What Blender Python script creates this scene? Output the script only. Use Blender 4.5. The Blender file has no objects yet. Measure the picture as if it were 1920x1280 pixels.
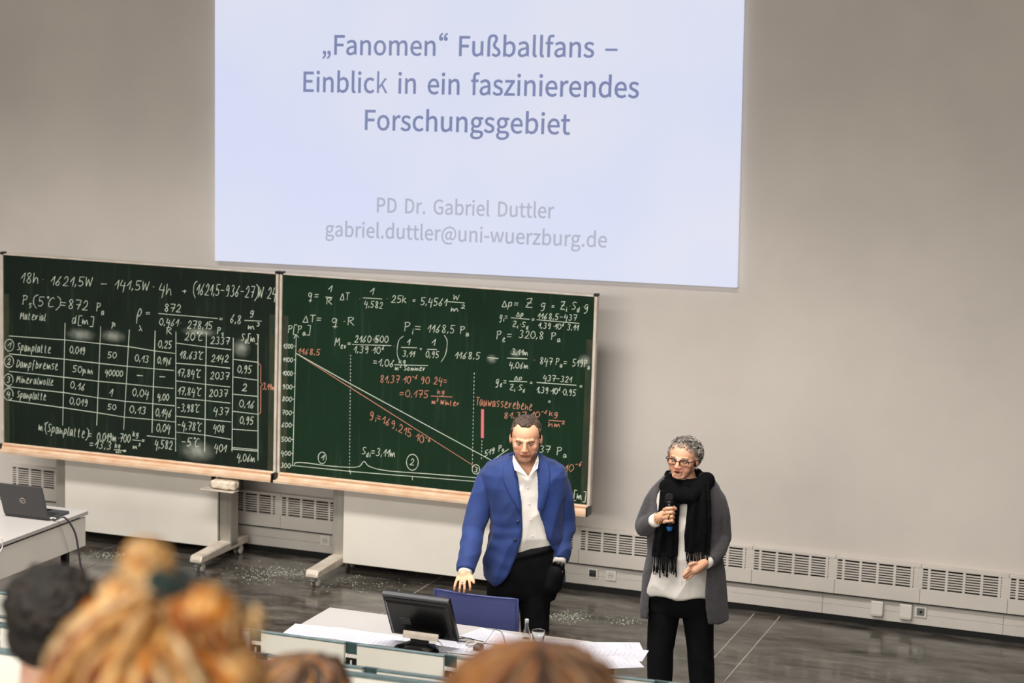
import bpy, bmesh, math, random
from mathutils import Vector, Matrix, noise
from mathutils.bvhtree import BVHTree
PI = math.pi
rnd = random.Random(7)
sc = bpy.context.scene
col = sc.collection

# ------------------------------------------------------------------ camera, world, lights, exposure
FPX, YAW, PITCH, ROLL, CAM_Z = 3756.755, 0.3404656, 0.1380947, 0.0309427, 3.8
_cy, _sy, _cp, _sp = math.cos(YAW), math.sin(YAW), math.cos(PITCH), math.sin(PITCH)
FWD = Vector((-_sy*_cp, _cy*_cp, -_sp))
_r0 = Vector((_cy, _sy, 0)); _u0 = _r0.cross(FWD)
RGT = _r0*math.cos(ROLL) + _u0*math.sin(ROLL)
UPV = -_r0*math.sin(ROLL) + _u0*math.cos(ROLL)
CAM = Vector((0, 0, CAM_Z))
cam_d = bpy.data.cameras.new('camera'); cam = bpy.data.objects.new('camera', cam_d); col.objects.link(cam)
cam.matrix_world = Matrix.Translation(CAM) @ Matrix((RGT, UPV, -FWD)).transposed().to_4x4()
cam_d.sensor_width = 36; cam_d.lens = FPX/1920*36; cam_d.clip_start = .1; cam_d.clip_end = 100
cam_d.dof.use_dof = True; cam_d.dof.focus_distance = 11.3; cam_d.dof.aperture_fstop = 2.8
cam_d.dof.aperture_blades = 9
sc.camera = cam

def ray(u, v): return FWD + RGT*((u-960)/FPX) - UPV*((v-640)/FPX)
def atY(u, v, Y): d = ray(u, v); return CAM + d*(Y/d.y)
def atZ(u, v, Z): d = ray(u, v); return CAM + d*((Z-CAM_Z)/d.z)
def atX(u, v, X): d = ray(u, v); return CAM + d*(X/d.x)
def atD(u, v, d): return CAM + ray(u, v)*d

w = bpy.data.worlds.new('world'); sc.world = w; w.use_nodes = True
w.node_tree.nodes['Background'].inputs[0].default_value = (1.0, .95, .9, 1)
w.node_tree.nodes['Background'].inputs[1].default_value = .15
sc.view_settings.view_transform = 'Standard'; sc.view_settings.look = 'None'
sc.view_settings.exposure = 0.12; sc.view_settings.gamma = 1; sc.view_settings.use_curve_mapping = False

def area(name, loc, target, sx, sy, power, color, spread=180):
    l = bpy.data.lights.new(name, 'AREA'); l.shape = 'RECTANGLE'; l.size = sx; l.size_y = sy
    l.energy = power; l.color = color; l.spread = math.radians(spread)
    o = bpy.data.objects.new(name, l); col.objects.link(o); o.location = loc
    o.rotation_euler = (Vector(target)-Vector(loc)).to_track_quat('-Z', 'Y').to_euler()
    return o
WARM = (1.0, .972, .93)
area('stage_light', (-6.0, 9.2, 5.88), (-6.0, 10.7, 0), 9.0, .8, 265, WARM, 92)
area('stage_light', (-4.0, 3.0, 5.9), (-4.0, 7.0, 0), 9.0, 1.0, 340, WARM, 100)
area('hall_light', (-3.0, 1.0, 5.9), (-3.0, 1.0, 0), 9.0, 3.0, 120, WARM, 170)
area('rear_light', (-4.0, -8.7, 4.8), (-4.3, 13.6, 1.2), 14.0, 1.6, 900, WARM, 150)  # unseen fill added behind the camera to brighten upright surfaces
PROJ_GAIN = .62

# ------------------------------------------------------------------ material helpers
def lin(c):
    if isinstance(c, str):
        c = [int(c[i:i+2], 16)/255 for i in (0, 2, 4)]
        c = [x/12.92 if x < .04045 else ((x+.055)/1.055)**2.4 for x in c]
    return (c[0], c[1], c[2], 1)
def mat(name, c, rough=.6, c2=None, scale=8, detail=4, metal=0, bump=0, bscale=60, spec=.5, coat=0, sheen=0,
        stretch=None, trans=0, ior=1.45, contrast=(.35, .65), sss=0, emit=None, estr=0, attr=None):
    m = bpy.data.materials.new(name); m.use_nodes = True; nt = m.node_tree; N = nt.nodes; L = nt.links
    b = N['Principled BSDF']; c = lin(c)
    b.inputs['Base Color'].default_value = c; b.inputs['Roughness'].default_value = rough
    b.inputs['Metallic'].default_value = metal; b.inputs['Specular IOR Level'].default_value = spec
    b.inputs['Coat Weight'].default_value = coat; b.inputs['Sheen Weight'].default_value = sheen
    b.inputs['Transmission Weight'].default_value = trans; b.inputs['IOR'].default_value = ior
    tc = N.new('ShaderNodeTexCoord'); src = tc.outputs['Object']
    if stretch:
        mp = N.new('ShaderNodeMapping'); mp.inputs['Scale'].default_value = stretch; L.new(src, mp.inputs[0]); src = mp.outputs[0]
    base = None
    if attr:
        at = N.new('ShaderNodeAttribute'); at.attribute_name = attr; base = at.outputs['Color']
        if c2 is None: L.new(base, b.inputs['Base Color'])
    if c2 is not None:
        n = N.new('ShaderNodeTexNoise'); n.inputs['Scale'].default_value = scale; n.inputs['Detail'].default_value = detail
        L.new(src, n.inputs['Vector'])
        r = N.new('ShaderNodeValToRGB'); r.color_ramp.elements[0].position, r.color_ramp.elements[1].position = contrast
        r.color_ramp.elements[0].color = c; r.color_ramp.elements[1].color = lin(c2)
        L.new(n.outputs['Fac'], r.inputs[0])
        if base is not None:
            mx = N.new('ShaderNodeMix'); mx.data_type = 'RGBA'; mx.blend_type = 'MULTIPLY'; mx.inputs[0].default_value = 1
            L.new(base, mx.inputs[6]); L.new(r.outputs[0], mx.inputs[7]); L.new(mx.outputs[2], b.inputs['Base Color'])
        else: L.new(r.outputs[0], b.inputs['Base Color'])
    if bump:
        n2 = N.new('ShaderNodeTexNoise'); n2.inputs['Scale'].default_value = bscale; n2.inputs['Detail'].default_value = 5
        L.new(src, n2.inputs['Vector']); bp = N.new('ShaderNodeBump'); bp.inputs['Strength'].default_value = bump
        bp.inputs['Distance'].default_value = .01; L.new(n2.outputs['Fac'], bp.inputs['Height']); L.new(bp.outputs[0], b.inputs['Normal'])
    if emit:
        b.inputs['Emission Color'].default_value = lin(emit); b.inputs['Emission Strength'].default_value = estr
    return m

M = {}
M['wall'] = mat('wall_paint', 'D0C7BE', .85, 'C9C0B8', 1.5, bump=.05, bscale=120)
M['ceil'] = mat('ceiling_paint', 'D8D4CC', .9)
M['side'] = mat('side_wall_paint', 'B4ACA4', .9)
M['metal_white'] = mat('white_sheet_metal', 'D2CAC0', .5, 'CBC3B9', 3)
M['slot'] = mat('dark_recess', '1A1917', .9)
M['plinth'] = mat('black_plinth', '0B0B0B', .6)
M['joint'] = mat('pale_floor_joint', 'B8B0A4', .6)
M['alu'] = mat('brushed_aluminium', 'B9B3A8', .38, 'A9A398', 30, metal=.55, stretch=(1, 1, .05))
M['alu_pale'] = mat('pale_aluminium', 'D3C8BA', .45, 'BFB2A2', 12, metal=.15)
M['tray'] = mat('chalky_tray', 'D9C0A6', .7, 'CDA685', 9, bump=.1)  # peach tone with brown mottling
M['tray_dk'] = mat('chalk_stained_tray_back', 'B98A68', .75, 'C79D7C', 14, stretch=(1, 8, 8))  # darker brown than the tray, streaked lengthwise
M['black'] = mat('black_plastic', '121212', .45)
M['black_gl'] = mat('glossy_black_plastic', '060607', .25, spec=.35)
M['grey_pl'] = mat('grey_plastic', '3A3A3C', .45)
M['white_pl'] = mat('white_plastic', 'DAD4CA', .4)
M['panel'] = mat('white_laminate_panel', 'D6CFC4', .4, 'CFC8BD', 2)
M['table'] = mat('white_table_laminate', 'ADA7A3', .32, 'A8A29E', 2)
M['table_edge'] = mat('table_edge', 'C9C2B8', .5)
M['steel'] = mat('steel', '8B8985', .3, metal=.9)
M['bench'] = mat('bench_laminate', 'E6E1D4', .5, 'DDD8CA', 2)
M['bench_edge'] = mat('slate_green_edge', '5C6C6D', .5, '6A7A7A', 20)
M['bench_post'] = mat('slate_green_post', '2C3F3E', .45, '364C4B', 10)
M['tier'] = mat('dark_tier_floor', '3D3935', .6, '4A453F', 6)
M['paper'] = mat('white_paper', 'BCBAC0', .7, 'AEADB5', 6)
M['print'] = mat('paper_print', '9A98A2', .8)
M['hand_glass'] = mat('clear_glass', 'F4FAF8', .03, trans=1, ior=1.45)
M['blue_mesh'] = mat('blue_chair_mesh', '474D80', .8, '3A406E', 140, stretch=(1, 1, 5), bump=.4, bscale=150)
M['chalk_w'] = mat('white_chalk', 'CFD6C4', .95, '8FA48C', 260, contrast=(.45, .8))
M['chalk_r'] = mat('red_chalk', 'D8917A', .95, '9A6A50', 260, contrast=(.45, .8))
M['chalk_p'] = mat('pink_chalk', 'E0787C', .95, 'C86468', 200)
M['cloth'] = mat('crumpled_cloth', 'E2D6C4', .9, 'C9B59C', 25, bump=.6, bscale=40)

def board_mat(name, a, b):
    m = mat(name, a, .8, b, 2.2, spec=.25, detail=7, contrast=(.3, .75)); nt = m.node_tree; N = nt.nodes; L = nt.links
    bs = N['Principled BSDF']; old = bs.inputs['Base Color'].links[0].from_socket
    tc = N.new('ShaderNodeTexCoord'); mp = N.new('ShaderNodeMapping'); mp.inputs['Scale'].default_value = (14, 1, 1.2)
    L.new(tc.outputs['Object'], mp.inputs[0]); n = N.new('ShaderNodeTexNoise'); n.inputs['Scale'].default_value = 1.6; n.inputs['Detail'].default_value = 6
    L.new(mp.outputs[0], n.inputs['Vector']); r = N.new('ShaderNodeValToRGB')
    r.color_ramp.elements[0].position = .55; r.color_ramp.elements[1].position = .85
    r.color_ramp.elements[0].color = (0, 0, 0, 1); r.color_ramp.elements[1].color = (.35, .35, .35, 1); L.new(n.outputs['Fac'], r.inputs[0])
    mx = N.new('ShaderNodeMix'); mx.data_type = 'RGBA'; L.new(r.outputs[0], mx.inputs[0]); L.new(old, mx.inputs[6])
    mx.inputs[7].default_value = lin('3C5240'); L.new(mx.outputs[2], bs.inputs['Base Color']); return m
M['board_l'] = board_mat('dark_green_chalkboard', '0B160E', '122016')
M['board_r'] = board_mat('green_chalkboard', '092212', '0F2C19')
M['smear_edge'] = mat('brown_chalk_residue', '34331C', .8, '14281A', 18, stretch=(1, 1, .3))

def smudge_mat():
    m = bpy.data.materials.new('chalk_smudge'); m.use_nodes = True; N = m.node_tree.nodes; L = m.node_tree.links
    b = N['Principled BSDF']; b.inputs['Base Color'].default_value = lin('C9CFC0'); b.inputs['Roughness'].default_value = .95
    tc = N.new('ShaderNodeTexCoord'); mp = N.new('ShaderNodeMapping'); mp.inputs['Location'].default_value = (-1, -1, -1); mp.inputs['Scale'].default_value = (2, 2, 2)
    L.new(tc.outputs['Generated'], mp.inputs[0]); g = N.new('ShaderNodeTexGradient'); g.gradient_type = 'SPHERICAL'
    sx = N.new('ShaderNodeSeparateXYZ'); cx = N.new('ShaderNodeCombineXYZ'); L.new(mp.outputs[0], sx.inputs[0]); L.new(sx.outputs[0], cx.inputs[0]); L.new(sx.outputs[2], cx.inputs[2])
    L.new(cx.outputs[0], g.inputs[0]); n = N.new('ShaderNodeTexNoise'); n.inputs['Scale'].default_value = 25; L.new(tc.outputs['Object'], n.inputs['Vector'])
    mm = N.new('ShaderNodeMath'); mm.operation = 'MULTIPLY'; pw_ = N.new('ShaderNodeMath'); pw_.operation = 'POWER'; L.new(g.outputs['Fac'], pw_.inputs[0]); pw_.inputs[1].default_value = 1.7; L.new(pw_.outputs[0], mm.inputs[0]); L.new(n.outputs['Fac'], mm.inputs[1])
    m2 = N.new('ShaderNodeMath'); m2.operation = 'MULTIPLY'; m2.use_clamp = True; L.new(mm.outputs[0], m2.inputs[0]); m2.inputs[1].default_value = .55
    L.new(m2.outputs[0], b.inputs['Alpha']); return m
M['smudge'] = smudge_mat()

def floor_mat():
    m = bpy.data.materials.new('polished_dark_stone'); m.use_nodes = True; nt = m.node_tree; N = nt.nodes; L = nt.links; b = N['Principled BSDF']
    tc = N.new('ShaderNodeTexCoord'); mp = N.new('ShaderNodeMapping'); mp.inputs['Scale'].default_value = (1, 2.6, 1); L.new(tc.outputs['Object'], mp.inputs[0])
    def noise_(sc_, det, rough, a0, a1, b0, b1):
        n = N.new('ShaderNodeTexNoise'); n.inputs['Scale'].default_value = sc_; n.inputs['Detail'].default_value = det; n.inputs['Roughness'].default_value = rough
        L.new(mp.outputs[0], n.inputs['Vector']); r = N.new('ShaderNodeMapRange'); r.inputs[1].default_value = a0; r.inputs[2].default_value = a1; r.inputs[3].default_value = b0; r.inputs[4].default_value = b1
        L.new(n.outputs['Fac'], r.inputs[0]); return r.outputs[0]
    f = noise_(2.6, 12, .78, .40, .66, 0, 1)
    mx = N.new('ShaderNodeMix'); mx.data_type = 'RGBA'; L.new(f, mx.inputs[0]); mx.inputs[6].default_value = lin('1D1A17'); mx.inputs[7].default_value = lin('6C665D'); L.new(mx.outputs[2], b.inputs['Base Color'])
    L.new(noise_(2.2, 8, .7, .3, .72, .05, .28), b.inputs['Roughness']); b.inputs['IOR'].default_value = 1.62
    n3 = N.new('ShaderNodeTexNoise'); n3.inputs['Scale'].default_value = 26; n3.inputs['Detail'].default_value = 6
    L.new(tc.outputs['Object'], n3.inputs['Vector']); bp = N.new('ShaderNodeBump'); bp.inputs['Strength'].default_value = .035; bp.inputs['Distance'].default_value = .01
    L.new(n3.outputs['Fac'], bp.inputs['Height']); L.new(bp.outputs[0], b.inputs['Normal']); return m
M['floor'] = floor_mat()

# ------------------------------------------------------------------ object helpers
def tag(o, label=None, cat=None, group=None, kind=None):
    if label: o['label'] = label
    if cat: o['category'] = cat
    if group: o['group'] = group
    if kind: o['kind'] = kind
    return o
def empty(name, loc, label=None, cat=None, group=None, kind=None):
    o = bpy.data.objects.new(name, None); col.objects.link(o); o.location = loc; o.empty_display_size = .05
    return tag(o, label, cat, group, kind)
def link(name, me, m, parent=None, smooth=False):
    o = bpy.data.objects.new(name, me); col.objects.link(o)
    if m is not None and not me.materials: me.materials.append(m)
    if smooth: me.polygons.foreach_set('use_smooth', [True]*len(me.polygons))
    if parent is not None:
        o.parent = parent
        pl = parent.location if parent.parent is None else parent.parent.location + parent.location
        o.matrix_parent_inverse = Matrix.Identity(4)
        if not me.get('shared'):
            me.transform(Matrix.Translation(-root_loc(parent)))
        o.location = (0, 0, 0)
    return o
def root_loc(p):
    l = Vector((0, 0, 0))
    while p is not None: l += p.location; p = p.parent
    return l
def copy_tree(o, parent=None):
    c = o.copy(); col.objects.link(c)
    if parent is not None: c.parent = parent
    for ch in list(o.children): copy_tree(ch, c)
    return c

class MB:
    def __init__(s): s.v = []; s.f = []
    def add(s, vs, fs):
        k = len(s.v); s.v += [Vector(p) for p in vs]; s.f += [tuple(i+k for i in f) for f in fs]; return s
    def box(s, x0, x1, y0, y1, z0, z1, b=0, mx=None):
        c = Vector(((x0+x1)/2, (y0+y1)/2, (z0+z1)/2)); h = Vector((abs(x1-x0)/2, abs(y1-y0)/2, abs(z1-z0)/2))
        b = min(b, .45*min(h)*2)
        if b <= 0:
            vs = [c+Vector((sx*h.x, sy*h.y, sz*h.z)) for sx in (-1, 1) for sy in (-1, 1) for sz in (-1, 1)]
            fs = [(0, 1, 3, 2), (4, 6, 7, 5), (0, 4, 5, 1), (2, 3, 7, 6), (0, 2, 6, 4), (1, 5, 7, 3)]
        else:
            vs = []; idx = {}
            for sx in (-1, 1):
                for sy in (-1, 1):
                    for sz in (-1, 1):
                        for a in range(3):
                            p = Vector((sx*(h.x-b), sy*(h.y-b), sz*(h.z-b))); p[a] = (sx, sy, sz)[a]*h[a]
                            idx[(sx, sy, sz, a)] = len(vs); vs.append(c+p)
            fs = []
            for a in range(3):
                o1, o2 = [k for k in range(3) if k != a]
                for sg in (-1, 1):
                    q = []
                    for (s1, s2) in ((-1, -1), (1, -1), (1, 1), (-1, 1)):
                        t = [0, 0, 0]; t[a] = sg; t[o1] = s1; t[o2] = s2; q.append(idx[(*t, a)])
                    fs.append(tuple(q))
                for s1 in (-1, 1):
                    for s2 in (-1, 1):
                        t1 = [0, 0, 0]; t1[o1] = s1; t1[o2] = s2; t1[a] = -1; t2 = list(t1); t2[a] = 1
                        fs.append((idx[(*t1, o1)], idx[(*t2, o1)], idx[(*t2, o2)], idx[(*t1, o2)]))
            for sx in (-1, 1):
                for sy in (-1, 1):
                    for sz in (-1, 1): fs.append(tuple(idx[(sx, sy, sz, a)] for a in range(3)))
        if mx is not None: vs = [mx @ v for v in vs]
        return s.add(vs, fs)
    def obox(s, c, ax, ay, az, hx, hy, hz, b=0):
        mx = Matrix((ax, ay, az)).transposed().to_4x4(); mx.translation = Vector(c)
        return s.box(-hx, hx, -hy, hy, -hz, hz, b, mx)
    def rings(s, rs, cap=True, close=True):
        n = len(rs[0]); vs = [p for r in rs for p in r]; fs = []
        for i in range(len(rs)-1):
            for j in range(n if close else n-1):
                k = (j+1) % n; fs.append((i*n+j, i*n+k, (i+1)*n+k, (i+1)*n+j))
        if cap and close:
            c0 = sum((Vector(p) for p in rs[0]), Vector())/n; c1 = sum((Vector(p) for p in rs[-1]), Vector())/n
            a = len(vs); vs += [c0, c1]; m = (len(rs)-1)*n
            for j in range(n):
                k = (j+1) % n; fs.append((a, k, j)); fs.append((a+1, m+j, m+k))
        return s.add(vs, fs)
    def tube(s, pts, r, n=8, cap=True):
        pts = [Vector(p) for p in pts]; rr = r if isinstance(r, (list, tuple)) else [r]*len(pts); rs = []
        up = None
        for i, p in enumerate(pts):
            t = (pts[min(i+1, len(pts)-1)]-pts[max(i-1, 0)])
            t = t.normalized() if t.length > 1e-9 else Vector((0, 0, 1))
            if up is None:
                up = t.cross(Vector((0, 0, 1)) if abs(t.z) < .9 else Vector((1, 0, 0))).normalized()
            up = (up - t*up.dot(t)); up = up.normalized() if up.length > 1e-6 else t.orthogonal().normalized()
            b = t.cross(up); rs.append([p+up*(math.cos(2*PI*k/n)*rr[i])+b*(math.sin(2*PI*k/n)*rr[i]) for k in range(n)])
        return s.rings(rs, cap)
    def cap(s, p0, r0, p1, r1, n=12):
        p0, p1 = Vector(p0), Vector(p1); d = p1-p0; L = d.length; d = d/L if L > 1e-9 else Vector((0, 0, 1))
        pts = []; rr = []
        for a in (-85, -60, -30): pts.append(p0+d*(r0*math.sin(math.radians(a)))); rr.append(r0*math.cos(math.radians(a)))
        pts.append(p0); rr.append(r0); pts.append(p1); rr.append(r1)
        for a in (30, 60, 85): pts.append(p1+d*(r1*math.sin(math.radians(a)))); rr.append(r1*math.cos(math.radians(a)))
        return s.tube(pts, rr, n)
    def chain(s, pts, n=12):
        for a, b in zip(pts, pts[1:]): s.cap(a[0], a[1], b[0], b[1], n)
        return s
    def ell(s, c, ax, ay, az, n=16, m=10):
        c = Vector(c); rs = []
        for i in range(1, m):
            t = PI*i/m
            rs.append([c+ax*(math.sin(t)*math.cos(2*PI*k/n))+ay*(math.sin(t)*math.sin(2*PI*k/n))-az*math.cos(t) for k in range(n)])
        k = len(s.v); s.rings(rs, False); N0 = len(s.v); s.v += [c-az, c+az]
        for j in range(n):
            s.f.append((N0, k+(j+1) % n, k+j)); s.f.append((N0+1, k+(m-2)*n+j, k+(m-2)*n+(j+1) % n))
        return s
    def lathe(s, prof, c, n=20, cap=True):
        c = Vector(c); return s.rings([[c+Vector((r*math.cos(2*PI*k/n), r*math.sin(2*PI*k/n), z)) for k in range(n)] for r, z in prof], cap)
    def mesh(s, name='mesh'):
        me = bpy.data.meshes.new(name); me.from_pydata([tuple(p) for p in s.v], [], s.f); me.validate()
        bm = bmesh.new(); bm.from_mesh(me); bmesh.ops.recalc_face_normals(bm, faces=bm.faces); bm.to_mesh(me); bm.free()
        return me
    def build(s, name, m, parent=None, smooth=False): return link(name, s.mesh(name), m, parent, smooth)

def evaluated(me, mods):
    o = bpy.data.objects.new('tmp', me); col.objects.link(o)
    for t, kw in mods:
        md = o.modifiers.new('m', t)
        for k, v in kw.items(): setattr(md, k, v)
    dg = bpy.context.evaluated_depsgraph_get(); r = bpy.data.meshes.new_from_object(o.evaluated_get(dg))
    bpy.data.objects.remove(o); return r
def remesh(mb, voxel, smooth=4, extra=()):
    mods = [('REMESH', dict(mode='VOXEL', voxel_size=voxel))]
    if smooth: mods.append(('SMOOTH', dict(factor=.5, iterations=smooth)))
    return evaluated(mb.mesh(), mods+list(extra))
def noise_disp(me, amp, freq, seed=0):
    me.update(); ns = [v.normal.copy() for v in me.vertices]
    for v, n in zip(me.vertices, ns): v.co += n*(amp*noise.noise(v.co*freq+Vector((seed, 0, 0))))
def crease(me, amp, freq, axis=Vector((0, 0, 1)), st=3.0):
    me.update(); ns = [v.normal.copy() for v in me.vertices]
    for v, n in zip(me.vertices, ns):
        q = v.co*freq; q = q - axis*(q.dot(axis)*(1-1/st)); d = noise.noise(q)
        v.co += n*(amp*(1-2*abs(d))*.7)
def bvh_of(me, off=Vector((0, 0, 0))): return BVHTree.FromPolygons([v.co+off for v in me.vertices], [tuple(p.vertices) for p in me.polygons])
# ------------------------------------------------------------------ setting
WY = 13.647            # wall plane
CZ = 6.0               # ceiling
XL, XR, YB = -13.0, 5.0, -9.0
def struct(name, mb, m, parent=None, label=None):
    o = mb.build(name, m, parent)
    if parent is None: o['kind'] = 'structure'
    if label: o['label'] = label
    return o
struct('wall_back', MB().box(XL, XR, WY, WY+.25, -.1, CZ+.1), M['wall'])
struct('wall_left', MB().box(XL-.2, XL, YB, WY+.2, -.1, CZ+.1), M['side'])
struct('wall_right', MB().box(XR, XR+.2, YB, WY+.2, -.1, CZ+.1), M['side'])
struct('wall_front', MB().box(XL, XR, YB-.2, YB, -.1, CZ+.1), M['side'])
struct('ceiling', MB().box(XL, XR, YB, WY, CZ, CZ+.2), M['ceil'])
fl = struct('floor', MB().box(XL, XR, YB, WY, -.1, -.004), M['joint'])
xs = [XL, -10.6, -7.93, -7.742, -5.3, -2.931, -2.748, -.3, 2.4, XR]
for a, b in zip(xs, xs[1:]):
    MB().box(a+.005, b-.005, YB, WY-.07, -.004, 0).build('floor_slab', M['floor'], fl)
MB().box(XL, XR, WY-.06, WY, -.004, 0).build('floor_slab', M['floor'], fl)
struct('baseboard_back', MB().box(XL, XR, WY-.006, WY, 0, .046), M['plinth'])

# sheet-metal radiator cover along the foot of the wall: panels with slotted grilles
tr = empty('trim_1', (-3, WY, 0), kind='structure')
BP = .118
def add_cover(x0, pw=.59):
    YF = WY-.045; slot0, slot1 = .308, .452; a, b = x0-.065, x0-.065+pw
    MB().box(a, b-.002, YF, WY, slot1, .475, .002).build('cover_top', M['metal_white'], tr)
    MB().box(a, b-.002, YF, WY, .205, slot0, .002).build('cover_front', M['metal_white'], tr)
    MB().box(a, b, YF+.02, WY, slot0, slot1).build('grille_back', M['slot'], tr)
    MB().box(a, a+.012, YF+.002, YF+.019, slot0, slot1).build('grille_support', M['metal_white'], tr)
    MB().box(b-.048, b, YF+.002, YF+.019, slot0, slot1).build('grille_support', M['metal_white'], tr)
    for k in range(5):
        MB().box(x0+k*BP-.018, x0+k*BP, YF, YF+.018, slot0, slot1).build('grille_bar', M['metal_white'], tr)
    for k in range(7):
        z = slot0+(slot1-slot0)*(k+1)/8
        MB().box(a, b-.002, YF+.001, YF+.014, z-.0042, z+.0042).build('slat', M['metal_white'], tr)
for k in range(-1, 5): add_cover(-2.903+.59*k)
for k in range(0, 9): add_cover(-4.188-.602*k, .602)
MB().box(-3.651, -3.558, WY-.045, WY, .205, .475, .002).build('cover_front', M['metal_white'], tr)
# lower run: flush panels below the painted shade line, resting above the plinth
for k in range(0, 9):
    a = -9.9+k*1.24
    MB().box(a, a+1.238, WY-.014, WY, .118, .205, .0015).build('lower_panel', M['metal_white'], tr)
    MB().box(a, a+1.238, WY-.014, WY, .046, .1165, .0015).build('lower_panel', M['metal_white'], tr)
MB().box(-9.9, 1.3, WY-.044, WY-.016, .198, .204).build('shadow_gap', M['slot'], tr)  # dark strip put in for the shade under the cover edge

def wall_box(u, v, w_, h_, kind, label):
    p = atY(u, v, WY-.014); e = empty('wall_socket' if kind != 'cover' else 'wall_junction_box', p, label, 'socket' if kind != 'cover' else 'junction box')
    if kind == 'cover':
        MB().box(p.x-w_/2, p.x+w_/2, p.y-.035, p.y, p.z-h_/2, p.z+h_/2, .005).build('box_cover', M['white_pl'], e)
        MB().box(p.x-w_/2+.006, p.x+w_/2-.006, p.y-.037, p.y-.034, p.z-h_/2-.004, p.z-h_/2+.014, .001).build('lower_flap', M['table_edge'], e)
    else:
        MB().box(p.x-w_/2, p.x+w_/2, p.y-.011, p.y, p.z-h_/2, p.z+h_/2, .003).build('cover_plate', M['white_pl'], e)
        if kind == 'schuko':
            q = MB().lathe([(.024, -.0006), (.026, .0006)], (0, 0, 0), 24)
            mx = Matrix.Translation((p.x, p.y-.0115, p.z)) @ Matrix.Rotation(PI/2, 4, 'X'); q.v = [mx @ v for v in q.v]
            q.build('socket_face', M['table_edge'], e)
            for dx in (-.0095, .0095): MB().box(p.x+dx-.003, p.x+dx+.003, p.y-.0135, p.y-.0118, p.z-.003, p.z+.003, .0005).build('pin_hole', M['black'], e)
        else:
            MB().box(p.x-.026, p.x+.026, p.y-.014, p.y-.011, p.z-.026, p.z+.026, .001).build('socket_insert', M['steel' if kind == 'data' else 'grey_pl'], e)
            if kind == 'data':
                MB().box(p.x-.006, p.x+.012, p.y-.017, p.y-.013, p.z-.01, p.z+.008, .001).build('port', M['black'], e)
            else:
                for k in (-1, 1): MB().box(p.x+k*.012-.008, p.x+k*.012+.008, p.y-.017, p.y-.013, p.z-.016, p.z+.0, .001).build('port', M['black'], e)
    return e
wall_box(1645.5, 1138, .085, .10, 'cover', 'white surface junction box on the lower wall, left one of the pair')
wall_box(1699.5, 1144, .085, .10, 'cover', 'white surface junction box on the lower wall, beside the metal data socket')
wall_box(1726.5, 1146, .082, .082, 'data', 'data socket with metal insert, right of the two junction boxes')
wall_box(1112, 1074, .08, .08, 'twin', 'twin data socket with dark insert, low on the wall behind the man')
wall_box(1146, 1078, .08, .08, 'schuko', 'round white power socket between the man and the woman')
wall_box(610.5, 1012.5, .085, .085, 'schuko', 'round white power socket between the two blackboard stands')
wall_box(641.5, 1018, .085, .085, 'schuko', 'white power socket half hidden by the right stand upright')

# ------------------------------------------------------------------ projection screen with slide
SY = WY-.05
scr = empty('projection_screen', (-5.2, SY, 2.2), 'large white projection screen showing the pale blue lecture title slide', 'projection screen')
def emat(name, c, c2, g, scale=1.2):
    m = mat(name, 'EEEEEE', .8); nt = m.node_tree; N = nt.nodes; L = nt.links; b = N['Principled BSDF']
    b.inputs['Base Color'].default_value = (.05, .05, .06, 1)
    tc = N.new('ShaderNodeTexCoord'); n = N.new('ShaderNodeTexNoise'); n.inputs['Scale'].default_value = scale; n.inputs['Detail'].default_value = 2
    L.new(tc.outputs['Object'], n.inputs[0]); r = N.new('ShaderNodeValToRGB'); r.color_ramp.elements[0].position = .38; r.color_ramp.elements[1].position = .62
    r.color_ramp.elements[0].color = lin(c); r.color_ramp.elements[1].color = lin(c2); L.new(n.outputs['Fac'], r.inputs[0])
    L.new(r.outputs[0], b.inputs['Emission Color']); b.inputs['Emission Strength'].default_value = g; return m
M['slide'] = emat('projected_slide', 'D3DAF2', 'DEE0EE', .90, .55)
M['slide_text'] = emat('slide_title_lettering', '747FA8', '7C86AC', .90)
M['slide_text2'] = emat('slide_grey_lettering', 'A9AEBF', 'B0B5C4', .90)
bl, br_, tr_, tl = atY(403, 488.5, SY), atY(1380, 539, SY), atY(1393, 0, SY), atY(403, 0, SY)
tl = bl+(tl-bl)*1.62; tr_ = br_+(tr_-br_)*1.60
q = [bl, br_, tr_, tl]
MB().add(q+[Vector((p.x, WY-.003, p.z)) for p in q], [(0, 1, 2, 3), (4, 7, 6, 5), (0, 4, 5, 1), (1, 5, 6, 2), (2, 6, 7, 3), (3, 7, 4, 0)]).build('screen_sheet', M['slide'], scr)
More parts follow.
